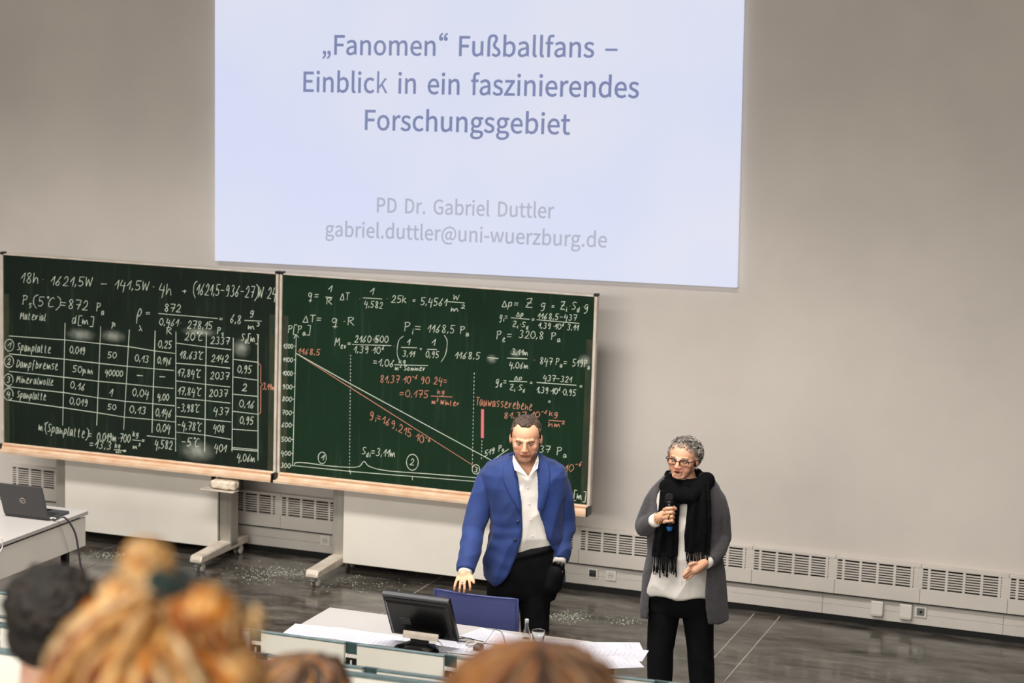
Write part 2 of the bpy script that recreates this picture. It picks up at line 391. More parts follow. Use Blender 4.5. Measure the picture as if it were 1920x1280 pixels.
GL = {"-":[121,[[16,94,16,86,46,86,76,86,106,86,106,94,106,102,106,110,76,110,46,110,16,110,16,102]]],".":[97,[[36,-5,49,-5,61,-5,72,5,72,20,72,34,61,44,49,44,36,44,26,34,26,20,26,5]]],"@":[331,[[81,-61,157,-61,185,-61,209,-54,232,-41,229,-34,226,-28,223,-22,206,-32,184,-39,160,-39,93,-39,43,4,43,81,43,172,111,231,180,231,251,231,289,185,289,122,289,71,261,41,236,41,215,41,207,56,215,87,220,113,225,139,230,165,223,165,216,165,209,165,208,160,206,155,204,149,204,149,204,149,204,149,196,162,186,168,173,168,127,168,97,119,97,78,97,42,118,22,144,22,162,22,179,34,192,49,192,49,193,49,193,49,195,29,212,19,233,19,269,19,311,55,311,123,311,200,262,253,183,253,96,253,20,184,20,79,20,-12],[161,44,151,44,135,44,123,54,123,79,123,109,142,146,173,146,183,146,190,142,198,130,194,109,191,88,187,68,173,51]]],"D":[241,[[35,86,35,0,57,0,79,0,101,0,178,0,220,48,220,129,220,211,178,257,99,257,78,257,57,257,35,257,35,171],[77,27,68,27,68,95,68,162,68,230,77,230,87,230,97,230,157,230,187,194,187,129,187,64,157,27,97,27,87,27]]],"E":[206,[[35,86,35,0,86,0,136,0,187,0,187,9,187,18,187,28,147,28,107,28,68,28,68,59,68,90,68,121,100,121,132,121,165,121,165,130,165,140,165,149,132,149,100,149,68,149,68,176,68,202,68,229,106,229,145,229,183,229,183,238,183,248,183,257,134,257,85,257,35,257,35,171]]],"F":[193,[[35,86,35,0,46,0,57,0,68,0,68,38,68,77,68,115,100,115,133,115,166,115,166,124,166,133,166,143,133,143,100,143,68,143,68,171,68,200,68,229,106,229,145,229,183,229,183,238,183,248,183,257,134,257,85,257,35,257,35,171]]],"G":[241,[[69,-5,136,-5,171,-5,199,8,215,25,215,61,215,97,215,133,187,133,159,133,131,133,131,124,131,115,131,106,149,106,167,106,186,106,186,84,186,61,186,39,175,29,158,24,139,24,84,24,54,64,54,129,54,193,87,233,139,233,165,233,181,222,194,209,200,216,206,223,212,230,197,245,174,261,138,261,70,261,20,211,20,128,20,45]]],"I":[103,[[35,86,35,0,46,0,57,0,68,0,68,86,68,171,68,257,57,257,46,257,35,257,35,171]]],"L":[190,[[35,86,35,0,84,0,132,0,180,0,180,9,180,18,180,28,143,28,105,28,68,28,68,104,68,180,68,257,57,257,46,257,35,257,35,171]]],"O":[260,[[65,-5,130,-5,194,-5,239,47,239,129,239,211,194,261,130,261,65,261,20,211,20,129,20,47],[176,24,130,24,84,24,54,65,54,129,54,193,84,233,130,233,176,233,206,193,206,129,206,65]]],"P":[222,[[35,86,35,0,46,0,57,0,68,0,68,34,68,68,68,102,82,102,96,102,110,102,166,102,204,127,204,181,204,237,166,257,109,257,84,257,60,257,35,257,35,171],[80,129,68,129,68,162,68,196,68,230,80,230,92,230,104,230,150,230,172,219,172,181,172,145,151,129,106,129,93,129]]],"Z":[211,[[18,7,18,0,77,0,136,0,195,0,195,9,195,18,195,28,149,28,103,28,57,28,103,98,148,167,193,237,193,244,193,250,193,257,139,257,84,257,30,257,30,248,30,238,30,229,71,229,112,229,153,229,108,159,63,90,18,20,18,13]]],"a":[197,[[44,-5,76,-5,99,-5,121,8,139,23,139,23,140,23,140,23,141,15,142,8,143,0,152,0,160,0,169,0,169,39,169,78,169,117,169,164,150,195,103,195,72,195,46,181,29,170,33,163,37,155,41,148,56,158,76,168,98,168,129,168,137,145,137,120,56,111,21,91,21,49,21,15],[103,21,85,21,66,21,51,30,51,51,51,76,73,92,137,99,137,81,137,64,137,46,119,30]]],"b":[216,[[98,-5,116,-5,159,-5,199,33,199,98,199,157,172,195,123,195,102,195,81,183,63,168,63,180,64,191,64,202,64,228,64,253,64,279,54,279,43,279,32,279,32,186,32,93,32,0,41,0,49,0,58,0,59,7,60,13,61,20,61,20,62,20,62,20,78,5],[142,22,111,22,98,22,81,27,64,42,64,75,64,109,64,142,82,159,99,168,115,168,151,168,165,140,165,98,165,51]]],"c":[179,[[57,-5,107,-5,130,-5,152,5,169,19,164,26,159,34,155,41,143,30,127,22,110,22,75,22,51,51,51,95,51,139,76,168,111,168,126,168,138,161,149,152,154,159,160,166,165,173,152,185,134,195,110,195,61,195,18,158,18,95,18,32]]],"d":[217,[[49,-5,97,-5,120,-5,140,8,155,22,155,22,155,22,156,22,157,15,158,7,159,0,167,0,176,0,185,0,185,93,185,186,185,279,174,279,163,279,153,279,153,254,153,230,153,206,153,195,154,184,154,173,138,187,123,195,101,195,57,195,19,157,19,95,19,32],[121,22,104,22,71,22,51,49,51,95,51,139,76,168,106,168,122,168,137,162,153,148,153,115,153,82,153,48,137,31]]],"e":[194,[[58,-5,109,-5,135,-5,155,4,172,15,168,22,164,29,160,36,146,27,131,21,113,21,77,21,52,47,50,88,92,88,135,88,178,88,179,92,179,99,179,106,179,160,152,195,103,195,60,195,18,157,18,95,18,32],[83,110,49,110,53,148,77,169,104,169,134,169,151,149,151,110,117,110]]],"f":[114,[[12,172,12,164,20,164,29,164,37,164,37,109,37,55,37,0,48,0,59,0,69,0,69,55,69,109,69,164,83,164,96,164,110,164,110,173,110,181,110,190,96,190,83,190,69,190,69,200,69,210,69,220,69,245,78,258,96,258,103,258,111,256,118,252,120,261,122,269,125,277,116,281,105,283,93,283,55,283,37,259,37,221,37,210,37,200,37,190,29,190,20,189,12,188,12,180]]],"g":[197,[[50,-88,96,-88,155,-88,193,-57,193,-22,193,10,170,23,126,23,114,23,101,23,89,23,63,23,56,32,56,44,56,55,61,61,68,67,76,63,87,60,96,60,135,60,166,86,166,126,166,143,159,157,150,166,163,166,176,166,189,166,189,174,189,182,189,190,167,190,145,190,123,190,116,193,107,195,96,195,58,195,25,169,25,127,25,104,37,86,50,76,50,76,50,75,50,75,40,68,29,55,29,39,29,24,36,14,46,8,46,7,46,7,46,6,28,-5,18,-20,18,-37,18,-69],[118,82,96,82,74,82,56,99,56,127,56,155,74,172,96,172,119,172,137,155,137,127,137,99],[138,-65,101,-65,66,-65,46,-53,46,-32,46,-21,51,-10,65,0,74,-2,83,-3,90,-3,101,-3,112,-3,123,-3,148,-3,161,-9,161,-27,161,-47]]],"h":[213,[[32,93,32,0,43,0,54,0,64,0,64,46,64,92,64,138,83,157,97,167,116,167,141,167,152,152,152,116,152,77,152,39,152,0,163,0,174,0,184,0,184,40,184,80,184,120,184,169,166,195,126,195,100,195,81,181,63,163,63,176,64,189,64,202,64,228,64,253,64,279,54,279,43,279,32,279,32,186]]],"i":[96,[[32,63,32,0,43,0,54,0,64,0,64,63,64,127,64,190,54,190,43,190,32,190,32,127],[36,229,48,229,61,229,70,238,70,251,70,263,61,271,48,271,36,271,27,263,27,251,27,238]]],"k":[193,[[32,93,32,0,43,0,53,0,64,0,64,17,64,33,64,50,76,64,88,78,99,92,118,61,137,31,155,0,167,0,178,0,190,0,166,38,142,76,118,113,139,139,160,165,181,190,169,190,158,190,146,190,119,157,92,123,65,90,65,90,64,90,64,90,64,153,64,216,64,279,53,279,43,279,32,279,32,186]]],"l":[99,[[42,-5,66,-5,75,-5,80,-3,84,-2,83,6,81,15,80,23,76,22,75,22,73,22,68,22,64,26,64,36,64,117,64,198,64,279,54,279,43,279,32,279,32,198,32,118,32,38,32,11]]],"m":[324,[[32,63,32,0,43,0,54,0,64,0,64,46,64,92,64,138,82,158,98,167,112,167,136,167,147,152,147,116,147,77,147,39,147,0,158,0,169,0,179,0,179,46,179,92,179,138,197,158,213,167,227,167,251,167,263,152,263,116,263,77,263,39,263,0,273,0,284,0,294,0,294,40,294,80,294,120,294,169,276,195,237,195,214,195,194,180,174,159,166,181,151,195,121,195,99,195,79,181,62,162,62,162,62,162,62,162,61,172,60,181,58,190,50,190,41,190,32,190,32,127]]],"n":[214,[[32,63,32,0,43,0,54,0,64,0,64,46,64,92,64,138,83,157,97,167,116,167,141,167,152,152,152,116,152,77,152,39,152,0,163,0,174,0,184,0,184,40,184,80,184,120,184,169,166,195,126,195,100,195,80,181,62,162,62,162,62,162,62,162,61,172,60,181,58,190,50,190,41,190,32,190,32,127]]],"o":[212,[[60,-5,106,-5,153,-5,194,32,194,95,194,158,153,195,106,195,60,195,18,158,18,95,18,32],[139,22,106,22,73,22,51,51,51,95,51,139,73,168,106,168,139,168,161,139,161,95,161,51]]],"r":[136,[[32,63,32,0,43,0,54,0,64,0,64,41,64,81,64,122,77,154,96,166,112,166,120,166,124,165,131,163,133,172,135,182,137,191,131,194,125,195,116,195,95,195,76,180,62,155,62,155,62,155,62,155,61,167,60,179,58,190,50,190,41,190,32,190,32,127]]],"s":[164,[[55,-5,82,-5,127,-5,151,21,151,52,151,88,121,99,93,110,72,118,52,125,52,143,52,158,63,170,88,170,104,170,118,163,131,153,136,160,141,167,146,173,132,185,111,195,87,195,46,195,22,171,22,141,22,109,50,96,77,86,98,78,120,69,120,50,120,34,108,20,83,20,60,20,43,29,27,43,21,36,16,29,11,22,29,7]]],"t":[132,[[51,-5,92,-5,104,-5,116,-1,127,2,125,11,123,19,121,27,114,24,106,21,99,21,77,21,70,35,70,58,70,93,70,129,70,164,87,164,104,164,121,164,121,173,121,181,121,190,104,190,87,190,70,190,70,208,70,226,70,244,61,244,52,244,43,244,42,226,41,208,40,190,30,190,19,189,9,188,9,180,9,172,9,164,19,164,28,164,38,164,38,129,38,94,38,59,38,21]]],"u":[213,[[48,-5,88,-5,114,-5,133,9,151,30,151,30,151,30,152,30,152,20,153,10,154,0,163,0,172,0,181,0,181,63,181,127,181,190,170,190,159,190,149,190,149,145,149,100,149,55,131,33,117,23,97,23,72,23,62,38,62,74,62,112,62,151,62,190,51,190,40,190,29,190,29,150,29,110,29,70,29,21]]],"w":[281,[[45,63,62,0,75,0,87,0,99,0,108,34,117,68,126,102,131,120,135,138,139,157,140,157,141,157,141,157,146,138,149,120,154,103,163,68,172,34,181,0,194,0,207,0,220,0,237,63,255,127,272,190,261,190,251,190,241,190,232,153,222,117,213,80,209,62,206,45,202,27,201,27,201,27,200,27,195,45,191,62,187,80,177,117,167,153,157,190,146,190,136,190,126,190,116,153,106,117,96,80,91,62,87,45,83,27,83,27,82,27,82,27,78,45,74,62,70,80,61,117,51,153,42,190,31,190,20,190,9,190,27,127]]],"z":[166,[[12,6,12,0,60,0,108,0,156,0,156,9,156,17,156,26,122,26,87,26,53,26,86,75,120,124,153,173,153,179,153,184,153,190,110,190,66,190,23,190,23,181,23,173,23,164,53,164,83,164,112,164,79,115,46,66,12,17,12,11]]],"ß":[225,[[130,-5,152,-5,190,-5,214,21,214,53,214,117,137,108,137,146,137,173,172,186,172,225,172,257,150,283,109,283,60,283,32,251,32,202,32,134,32,67,32,0,43,0,53,0,64,0,64,65,64,130,64,196,64,236,81,257,108,257,130,257,141,242,141,222,141,189,106,178,106,143,106,88,184,97,184,52,184,35,172,20,150,20,136,20,123,26,109,37,105,30,100,22,96,15,112,2]]],"–":[188,[[16,95,16,88,68,88,120,88,172,88,172,95,172,102,172,109,120,109,68,109,16,109,16,102]]],"“":[150,[[56,274,75,283,72,288,70,292,67,297,45,286,23,262,23,231,23,212,36,198,51,198,67,198,75,210,75,221,75,233,66,243,53,243,49,243,46,242,43,240,43,256],[123,274,142,283,139,288,137,292,134,297,112,286,91,262,91,231,91,212,103,198,118,198,134,198,142,210,142,221,142,233,133,243,120,243,116,243,113,242,111,240,111,256]]],"„":[166,[[31,-52,34,-57,61,-41,75,-19,75,13,75,35,66,48,51,48,39,48,30,40,30,26,30,14,40,7,51,7,52,7,53,7,54,7,54,-15,44,-29,25,-42,28,-47],[99,-52,102,-57,129,-41,144,-19,144,13,144,35,135,48,119,48,107,48,99,40,99,26,99,14,109,7,119,7,121,7,122,7,123,7,123,-15,113,-29,93,-42,96,-47]]]}
def outline_mesh(s, offset=0.0, x=0.0):
    """filled lettering mesh from outline data; returns mesh and width"""
    out = MB(); total = sum(GL.get(c, [130, []])[0] for c in s)
    for part, off in ((''.join(c if c not in 'kK' else None or c for c in s), offset),):
        for group in ('k', None):
            cu = bpy.data.curves.new('lettering', 'CURVE'); cu.dimensions = '2D'; cu.fill_mode = 'BOTH'; cu.resolution_u = 3
            cu.offset = 0 if group == 'k' else off; xx = x; n = 0
            for c in s:
                a, sps = GL.get(c, [130, []])
                if (c == 'k') == (group == 'k'):
                    for sp in sps:
                        b = cu.splines.new('BEZIER'); k = len(sp)//6; b.bezier_points.add(k-1); b.use_cyclic_u = True; n += 1
                        for i in range(k):
                            bp = b.bezier_points[i]; g = sp[6*i:6*i+6]; bp.handle_left_type = bp.handle_right_type = 'FREE'
                            bp.handle_left = (xx+g[0], g[1], 0); bp.co = (xx+g[2], g[3], 0); bp.handle_right = (xx+g[4], g[5], 0)
                xx += a
            if not n: continue
            o = bpy.data.objects.new('t', cu); col.objects.link(o); dg = bpy.context.evaluated_depsgraph_get()
            me = bpy.data.meshes.new_from_object(o.evaluated_get(dg)); bpy.data.objects.remove(o)
            out.add([v.co.copy() for v in me.vertices], [tuple(p.vertices) for p in me.polygons])
    me = bpy.data.meshes.new('lettering'); me.from_pydata([tuple(v) for v in out.v], [], out.f); return me, total
def glyph_text(name, s, pts0, pts1, h_px, m, parent, plane, off=.0015):
    """each word from point to point (pixels measured on the slide, mapped to its plane)"""
    P0, P1 = atY(*pts0, plane), atY(*pts1, plane); W = lambda t: sum(GL.get(c, [130, []])[0] for c in t)
    tot = W(s); cap = (atY(pts0[0], pts0[1]-h_px, plane)-P0).length; ex = (P1-P0)/tot; ez = Vector((0, 0, 1))*cap/CAPH; x = 0
    for word in s.split(' '):
        me, w_ = outline_mesh(word, 4.5, x)
        for v in me.vertices: v.co = P0+ex*v.co.x+ez*v.co.y+Vector((0, -off, 0))
        link(name, me, m, parent); x += w_+130
CAPH = 257.0
for s, a, b, h, m in [
    ('„Fanomen“ Fußballfans –', (602, 102), (1159, 108), 36, 'slide_text'),
    ('Einblick in ein faszinierendes', (565, 171.5), (1199, 183.5), 37, 'slide_text'),
    ('Forschungsgebiet', (680, 243), (1069, 252), 37, 'slide_text'),
    ('PD Dr. Gabriel Duttler', (704, 397.5), (1038, 409), 27, 'slide_text2'),
    ('gabriel.duttler@uni-wuerzburg.de', (609, 442), (1139, 464), 27, 'slide_text2')]:
    glyph_text('slide_word', s, a, b, h, M[m], scr, SY)

# ------------------------------------------------------------------ blackboards
BY = 13.16                                    # writing surface
ZB0, ZB1 = .748, 2.216
def blackboard(name, x0, x1, bm_, label, stand):
    e = empty(name, ((x0+x1)/2, BY, 0), label, 'blackboard')
    MB().box(x0, x1, BY, BY+.03, ZB0, ZB1, .001).build('writing_surface', M[bm_], e)
    for xx in (x0-.022, x1): MB().box(xx, xx+.022, BY-.012, BY+.034, ZB0-.01, ZB1+.008, .003).build('side_frame', M['alu_pale'], e)
    MB().box(x0, x1, BY-.006, BY+.034, ZB1, ZB1+.012, .002).build('top_frame', M['alu_pale'], e)
    for xx in (x0-.024, x1-.006): MB().box(xx, xx+.030, BY-.016, BY+.036, ZB1+.004, ZB1+.024, .003).build('corner_cap', M['black'], e)
    # chalk tray
    t = MB().rings([[Vector((X, BY+dy, ZB0+dz)) for dy, dz in ((.03, 0), (-.004, 0), (-.012, -.012), (-.02, -.04), (-.07, -.052), (-.078, -.046), (-.085, -.05), (-.082, -.068), (.03, -.062))] for X in (x0-.015, x1+.015)]).build('chalk_tray', M['tray'], e)
    MB().box(x0, x1, BY-.016, BY-.011, ZB0-.034, ZB0-.012, .0).build('tray_back_rail', M['tray_dk'], t)
    for xx in (x0-.022, x1+.012):
        MB().box(xx, xx+.012, BY-.075, BY+.03, ZB0-.072, ZB0-.004, .003).build('tray_end_cap', M['black'], t)
    # chalk residue along the sides and the foot of the surface
    for xx in (x0+.002, x1-.05): MB().box(xx, xx+.048, BY-.0012, BY, ZB0, ZB1-.3).build('chalk_residue', M['smear_edge'], e)
    # fixed lower panel, uprights, feet
    c = (x0+x1)/2; hw = stand
    MB().box(c-hw+.05, c+hw-.05, BY+.07, BY+.095, .098, .86, .003).build('lower_panel', M['panel'], e)
    for s in (-1, 1):
        X = c+s*hw
        MB().box(X-.05, X+.05, BY+.10, BY+.22, .10, 2.05, .006).build('upright', M['alu'], e)
        ft = MB().rings([[Vector((X+dx, y, z)) for dx, z in ((-wd, .085), (wd, .085), (wd, zt-.012), (wd-.012, zt), (-wd+.012, zt), (-wd, zt-.012))]
              for y, wd, zt in ((12.80, .045, .105), (12.815, .05, .135), (13.2, .05, .15), (WY-.10, .05, .14))]).build('foot', M['alu_pale'], e)
        for y in (12.87, WY-.17):
            cs = MB().box(X-.016, X+.016, y-.03, y+.03, .04, .085, .004).build('caster', M['white_pl'], ft)
            for dx in (-.026, .014):
                wq = MB().lathe([(.008, 0), (.034, 0), (.037, .003), (.037, .009), (.034, .012), (.008, .012)], (0, 0, 0), 22)
                mx = Matrix.Translation((X+dx, y+.006, .037)) @ Matrix.Rotation(PI/2, 4, 'Y'); wq.v = [mx @ v for v in wq.v]
                wq.build('wheel', M['white_pl'], ft, True)
            MB().box(X-.012, X+.03, y-.075, y-.03, .05, .062, .003).build('brake_lever', M['steel'], ft)
    return e
bl_e = blackboard('blackboard', -8.835, -6.505, 'board_l', 'dark green blackboard on wheels filled with a handwritten materials table', .715)
br_e = blackboard('blackboard', -6.452, -4.065, 'board_r', 'green blackboard on wheels with the chalk pressure graph, behind the man', .755)

# ------------------------------------------------------------------ chalk handwriting (single stroke alphabet)
G = {
 '0': "3e 1c 08 16 34 56 68 5c 3e", '1': "08 4e 4e 34", '2': "1b 3e 5c 48 04 04 64", '3': "1d 3e 5c 39 39 57 45 24 05",
 '4': "2e 08 08 68/5c 41", '5': "6e 1e 1e 19 3a 57 45 24 05", '6': "5e 29 06 24 46 47 28 06", '7': "0e 6e 6e 34/19 69",
 '8': "5c 3e 1c 39 56 34 16 39 5c", '9': "5b 3e 1b 29 5c 5c 45 24", ',': "16 03", '.': "14 25 14", '*': "28 39 28",
 '-': "09 59", '+': "09 59/3b 36", '=': "0a 5a/07 57", '(': "4g 0d 06 41", ')': "0g 4d 46 01", '[': "4f 0f 0f 02 02 42", ']': "0f 4f 4f 42 42 02",
 '°': "1e 2f 3e 2d 1e", "'": "1f 1c",
 'W': "0e 14 14 3c 3c 54 54 7e", 'V': "0e 34 34 6e", 'h': "0e 04 04 29 49 54", 'P': "1e 14/0d 2e 5d 4a 19", 's': "5b 2c 0a 38 46 14", 'S': "6d 3e 1c 39 57 35 05",
 'C': "5d 3e 0a 05 24 55", 'a': "4b 1b 06 24 4a 4b 4b 54", 'M': "04 1e 1e 38 38 6e 6e 74", 't': "1e 15 34/0b 3b", 'e': "07 4a 2c 06 24 55", 'r': "0b 04 04 29 4b",
 'i': "1b 14/1d 1e", 'l': "1e 05 24", 'd': "4b 1b 06 24 4a/4f 44", 'm': "0b 04 04 29 34 34 5a 74", 'n': "0b 04 04 39 54", 'p': "1b 00/1a 4b 46 15",
 'f': "4e 2e 11/09 39", 'b': "0e 04 04 35 48 2b 08", 'g': "4b 1b 07 26 4a 4b 4b 32 00 11", 'R': "1e 14/0d 3e 5c 29 29 64", 'D': "1e 04/0e 4d 69 35 04",
 'o': "2b 07 24 47 2b", 'w': "0b 14 14 39 44 44 6b", 'k': "0e 04/4b 18 18 54", 'q': "4b 1c 09 27 4b 4b 30/12 52", 'T': "0e 6e/3e 34", 'Z': "0d 3e 5d 04 04 64/19 59",
 'z': "0b 4b 4b 04 04 44", 'v': "0b 24 24 4b", 'A': "04 3e 3e 64/28 58", 'u': "0b 05 24 4b/4b 54", 'D_': "", 'Δ': "04 3d 3d 64 64 04", 'μ': "1b 00/0a 14 3a/3a 44", 'λ': "0c 44/28 04",
 'ρ': "10 18 3e 5b 37 18", 'N': "04 0e 0e 54 54 5e", 'c': "4b 1b 06 24 44", 'y': "0b 25/4b 11"}
def gw(c): return {'1': .55, ',': .35, '.': .35, '*': .5, ' ': .5, '°': .4, 'i': .35, 'l': .4, '(': .5, ')': .5, '[': .5, ']': .55, "'": .3, 'm': .95, 'w': .85, 'W': .95, 'M': .95}.get(c, .78)
def strokes_of(s):
    """'^' raises and '_' lowers the next letter"""
    x = 0; out = []; mode = 0
    for c in s:
        if c == '^': mode = 1; continue
        if c == '_': mode = -1; continue
        k = .6 if mode else 1; dy = {0: 0, 1: .62, -1: -.28}[mode]
        for st in G.get(c, '').split('/'):
            if st: out.append([(x+int(t[0])/10*k, dy+(int(t[1], 36)-4)/10*k) for t in st.split()])
        x += gw(c)*k; mode = 0
    return out, x-.12
def smooth_poly(p, n=4):
    r = []
    for i in range(len(p)-1):
        a, b = p[i], p[i+1]
        if a == b: continue
        p0 = p[i-1] if i > 0 and p[i-1] != a else a; p3 = p[i+2] if i+2 < len(p) and p[i+2] != b else b
        for k in range(n):
            t = k/n; t2 = t*t; t3 = t2*t
            r.append(tuple(.5*((2*a[j])+(b[j]-p0[j])*t+(2*p0[j]-5*a[j]+4*b[j]-p3[j])*t2+(3*a[j]-p0[j]-3*b[j]+p3[j])*t3) for j in (0, 1)))
    r.append(p[-1]); return r
class Chalk:
    def __init__(s, sx, sy, k): s.sx, s.sy, s.k = sx, sy, k; s.m = {'w': MB(), 'r': MB(), 'p': MB()}
    def P(s, x, y): return atY(s.sx+x/s.k, s.sy+y/s.k, BY-.0022)
    def ribbon(s, pts, c='w', wd=.0023):
        P = [s.P(*p) for p in pts]; Q = []
        for i, p in enumerate(P):
            t = P[min(i+1, len(P)-1)]-P[max(i-1, 0)]; n = Vector((-t.z, 0, t.x)); n = n.normalized() if n.length > 1e-9 else Vector((1, 0, 0))
            k = wd*(.75+.5*rnd.random()); Q.append((p+n*k, p-n*k))
        vs = [v for ab in Q for v in ab]; s.m[c].add(vs, [(2*i, 2*i+1, 2*i+3, 2*i+2) for i in range(len(Q)-1)])
    def line(s, *pts, c='w', wd=.0023, smooth=False):
        pts = list(pts)
        if smooth: pts = smooth_poly(pts, 6)
        s.ribbon(pts, c, wd)
    def text(s, t, x0, y0, x1, y1, h, c='w', wd=.0021, slant=.12):
        st, W = strokes_of(t); W = max(W, .1)
        for q in st:
            q = [(a+rnd.uniform(-.015, .015), b+rnd.uniform(-.015, .015)) if 0 < i < len(q)-1 and q[i] not in (q[i-1], q[min(i+1, len(q)-1)]) else (a, b) for i, (a, b) in enumerate(q)]
            s.ribbon([(x0+(x1-x0)*a/W+b*h*slant, y0+(y1-y0)*a/W-b*h) for a, b in smooth_poly(q)], c, wd)
    def oval(s, cx, cy, rx, ry, c='w'):
        s.ribbon([(cx+rx*math.cos(a*PI/10+.4), cy+ry*math.sin(a*PI/10+.4)) for a in range(22)], c)
    def dash(s, x0, y0, x1, y1, n, c='w'):
        for k in range(n):
            a, b = (k+.2)/n, (k+.7)/n; s.ribbon([(x0+(x1-x0)*a, y0+(y1-y0)*a), (x0+(x1-x0)*b, y0+(y1-y0)*b)], c, .002)
    def done(s, parent):
        for k, nm in (('w', 'chalk_writing'), ('r', 'chalk_writing'), ('p', 'chalk_stroke')):
            if s.m[k].v:
                o = s.m[k].build(nm, M['chalk_'+k], parent)
                o['label'] = {'w': 'white handwritten chalk formulas', 'r': 'red handwritten chalk notes', 'p': 'thick pink chalk stroke'}[k]
c = Chalk(0, 470, 2.977); T = c.text
for a in [("18h*", 115, 178, 245, 185, 58), ("1621,5W", 282, 192, 518, 200, 52), ("-", 560, 205, 605, 205, 40), ("141,5W*", 640, 213, 860, 225, 52), ("4h", 885, 242, 962, 250, 62),
          ("+", 1015, 245, 1045, 245, 40), ("(1621,5-936-27)W*24", 1078, 243, 1542, 268, 62), ("P_s(5°C)=872", 122, 300, 492, 332, 52), ("P_a", 535, 337, 582, 345, 48),
          ("Material", 112, 382, 255, 390, 38), ("d[m]", 402, 405, 520, 415, 42), ("μ", 625, 420, 652, 425, 34), ("λ", 775, 447, 805, 450, 38), ("ρ", 760, 380, 792, 385, 60),
          ("=", 812, 362, 842, 362, 30), ("872", 915, 338, 1010, 342, 42), ("0,461*", 888, 415, 1012, 422, 40), ("278,15", 1045, 432, 1185, 438, 42), ("=", 1222, 392, 1246, 392, 26),
          ("6,8", 1285, 400, 1345, 410, 48), ("g", 1398, 358, 1424, 360, 32), ("m^3", 1385, 438, 1446, 440, 32), ("R", 925, 465, 960, 466, 38), ("20°C", 1030, 498, 1135, 502, 42),
          ("P_s", 1210, 463, 1250, 466, 36), ("2337", 1175, 518, 1280, 525, 40), ("S_d[m]", 1345, 502, 1440, 512, 40), ("Spanplatte", 95, 556, 285, 572, 42), ("Dampfbremse", 92, 650, 325, 665, 42),
          ("Mineralwolle", 92, 735, 300, 752, 38), ("Spanplatte", 95, 820, 258, 834, 38), ("0,019", 388, 570, 475, 580, 40), ("50μm", 405, 675, 520, 690, 36), ("0,16", 392, 765, 475, 783, 40),
          ("0,019", 388, 855, 490, 870, 40), ("50", 600, 598, 650, 600, 34), ("40000", 585, 695, 685, 703, 34), ("1", 610, 812, 628, 812, 42), ("50", 600, 885, 648, 888, 30),
          ("0,13", 752, 615, 830, 625, 38), ("-", 762, 715, 806, 718, 40), ("0,04", 738, 808, 830, 820, 42), ("0,13", 722, 903, 815, 912, 40), ("0,25", 882, 540, 958, 546, 42),
          ("0,146", 878, 628, 955, 635, 38), ("-", 888, 722, 930, 724, 40), ("4,00", 878, 832, 942, 836, 36), ("0,146", 868, 922, 957, 930, 44), ("0,04", 872, 1008, 950, 1012, 44),
          ("4,582", 862, 1100, 962, 1108, 46), ("18,63°C", 1002, 600, 1135, 608, 42), ("17,84°C", 990, 700, 1122, 708, 42), ("17,84°C", 992, 802, 1125, 810, 42), ("-3,98°C", 988, 895, 1114, 902, 42),
          ("-4,78°C", 990, 992, 1127, 1008, 44), ("-5°C", 1013, 1088, 1114, 1094, 46), ("2142", 1178, 618, 1276, 620, 38), ("2037", 1173, 715, 1278, 720, 40), ("2037", 1166, 812, 1270, 816, 40),
          ("437", 1190, 912, 1276, 920, 42), ("408", 1190, 1008, 1252, 1014, 40), ("401", 1195, 1118, 1262, 1124, 42), ("0,95", 1325, 680, 1404, 684, 42), ("2", 1350, 780, 1380, 782, 40),
          ("0,16", 1335, 872, 1420, 880, 42), ("0,95", 1338, 965, 1414, 970, 42), ("4,06m", 1322, 1172, 1424, 1180, 42), ("m'(Spanplatte)=", 215, 1003, 512, 1050, 46), ("0,019m*700", 540, 1060, 727, 1070, 46),
          ("kg", 742, 1035, 776, 1038, 28), ("=", 790, 1070, 810, 1070, 24), ("m^3", 742, 1105, 780, 1106, 26), ("=13,3", 498, 1097, 622, 1110, 42), ("kg", 642, 1100, 674, 1102, 26), ("m^2", 648, 1128, 700, 1130, 15)]: T(*a)
for n_, (x_, y_) in zip('1234', ((52, 527), (50, 618), (47, 720), (47, 800))): c.oval(x_, y_, 26, 33); T(n_, x_-10, y_+15, x_+10, y_+15, 32)
for l in [[(885, 350), (1215, 378)], [(1365, 388), (1460, 393)], [(50, 475), (360, 497), (560, 518), (720, 535), (860, 558), (978, 573)], [(50, 575), (360, 605), (555, 628), (715, 645), (855, 658), (970, 668)],
          [(50, 672), (355, 705), (550, 728), (705, 742), (852, 758), (968, 768)], [(40, 758), (350, 790), (545, 820), (700, 840), (850, 853), (975, 865)], [(35, 832), (350, 875), (540, 903), (695, 928), (850, 942), (978, 955)],
          [(820, 1032), (985, 1050)], [(985, 515), (1150, 537), (1290, 552)], [(982, 627), (1148, 640), (1285, 655)], [(980, 725), (1146, 745), (1285, 760)], [(980, 820), (1143, 835), (1285, 850)], [(980, 922), (1142, 940), (1290, 955)],
          [(985, 1012), (1140, 1028), (1288, 1052)], [(1300, 605), (1440, 622)], [(1298, 703), (1438, 722)], [(1296, 800), (1436, 812)], [(1296, 895), (1438, 912)], [(1298, 995), (1436, 1005)], [(1294, 1097), (1438, 1110)], [(1292, 1106), (1438, 1118)],
          [(363, 403), (350, 975)], [(562, 422), (540, 975)], [(722, 440), (690, 1000)], [(866, 445), (848, 1015)], [(982, 450), (980, 1120)], [(1152, 455), (1142, 1120)], [(1302, 485), (1295, 1120)], [(1440, 470), (1440, 1170)],
          [(738, 1055), (785, 1060)], [(635, 1110), (705, 1116)]]: c.line(*l)
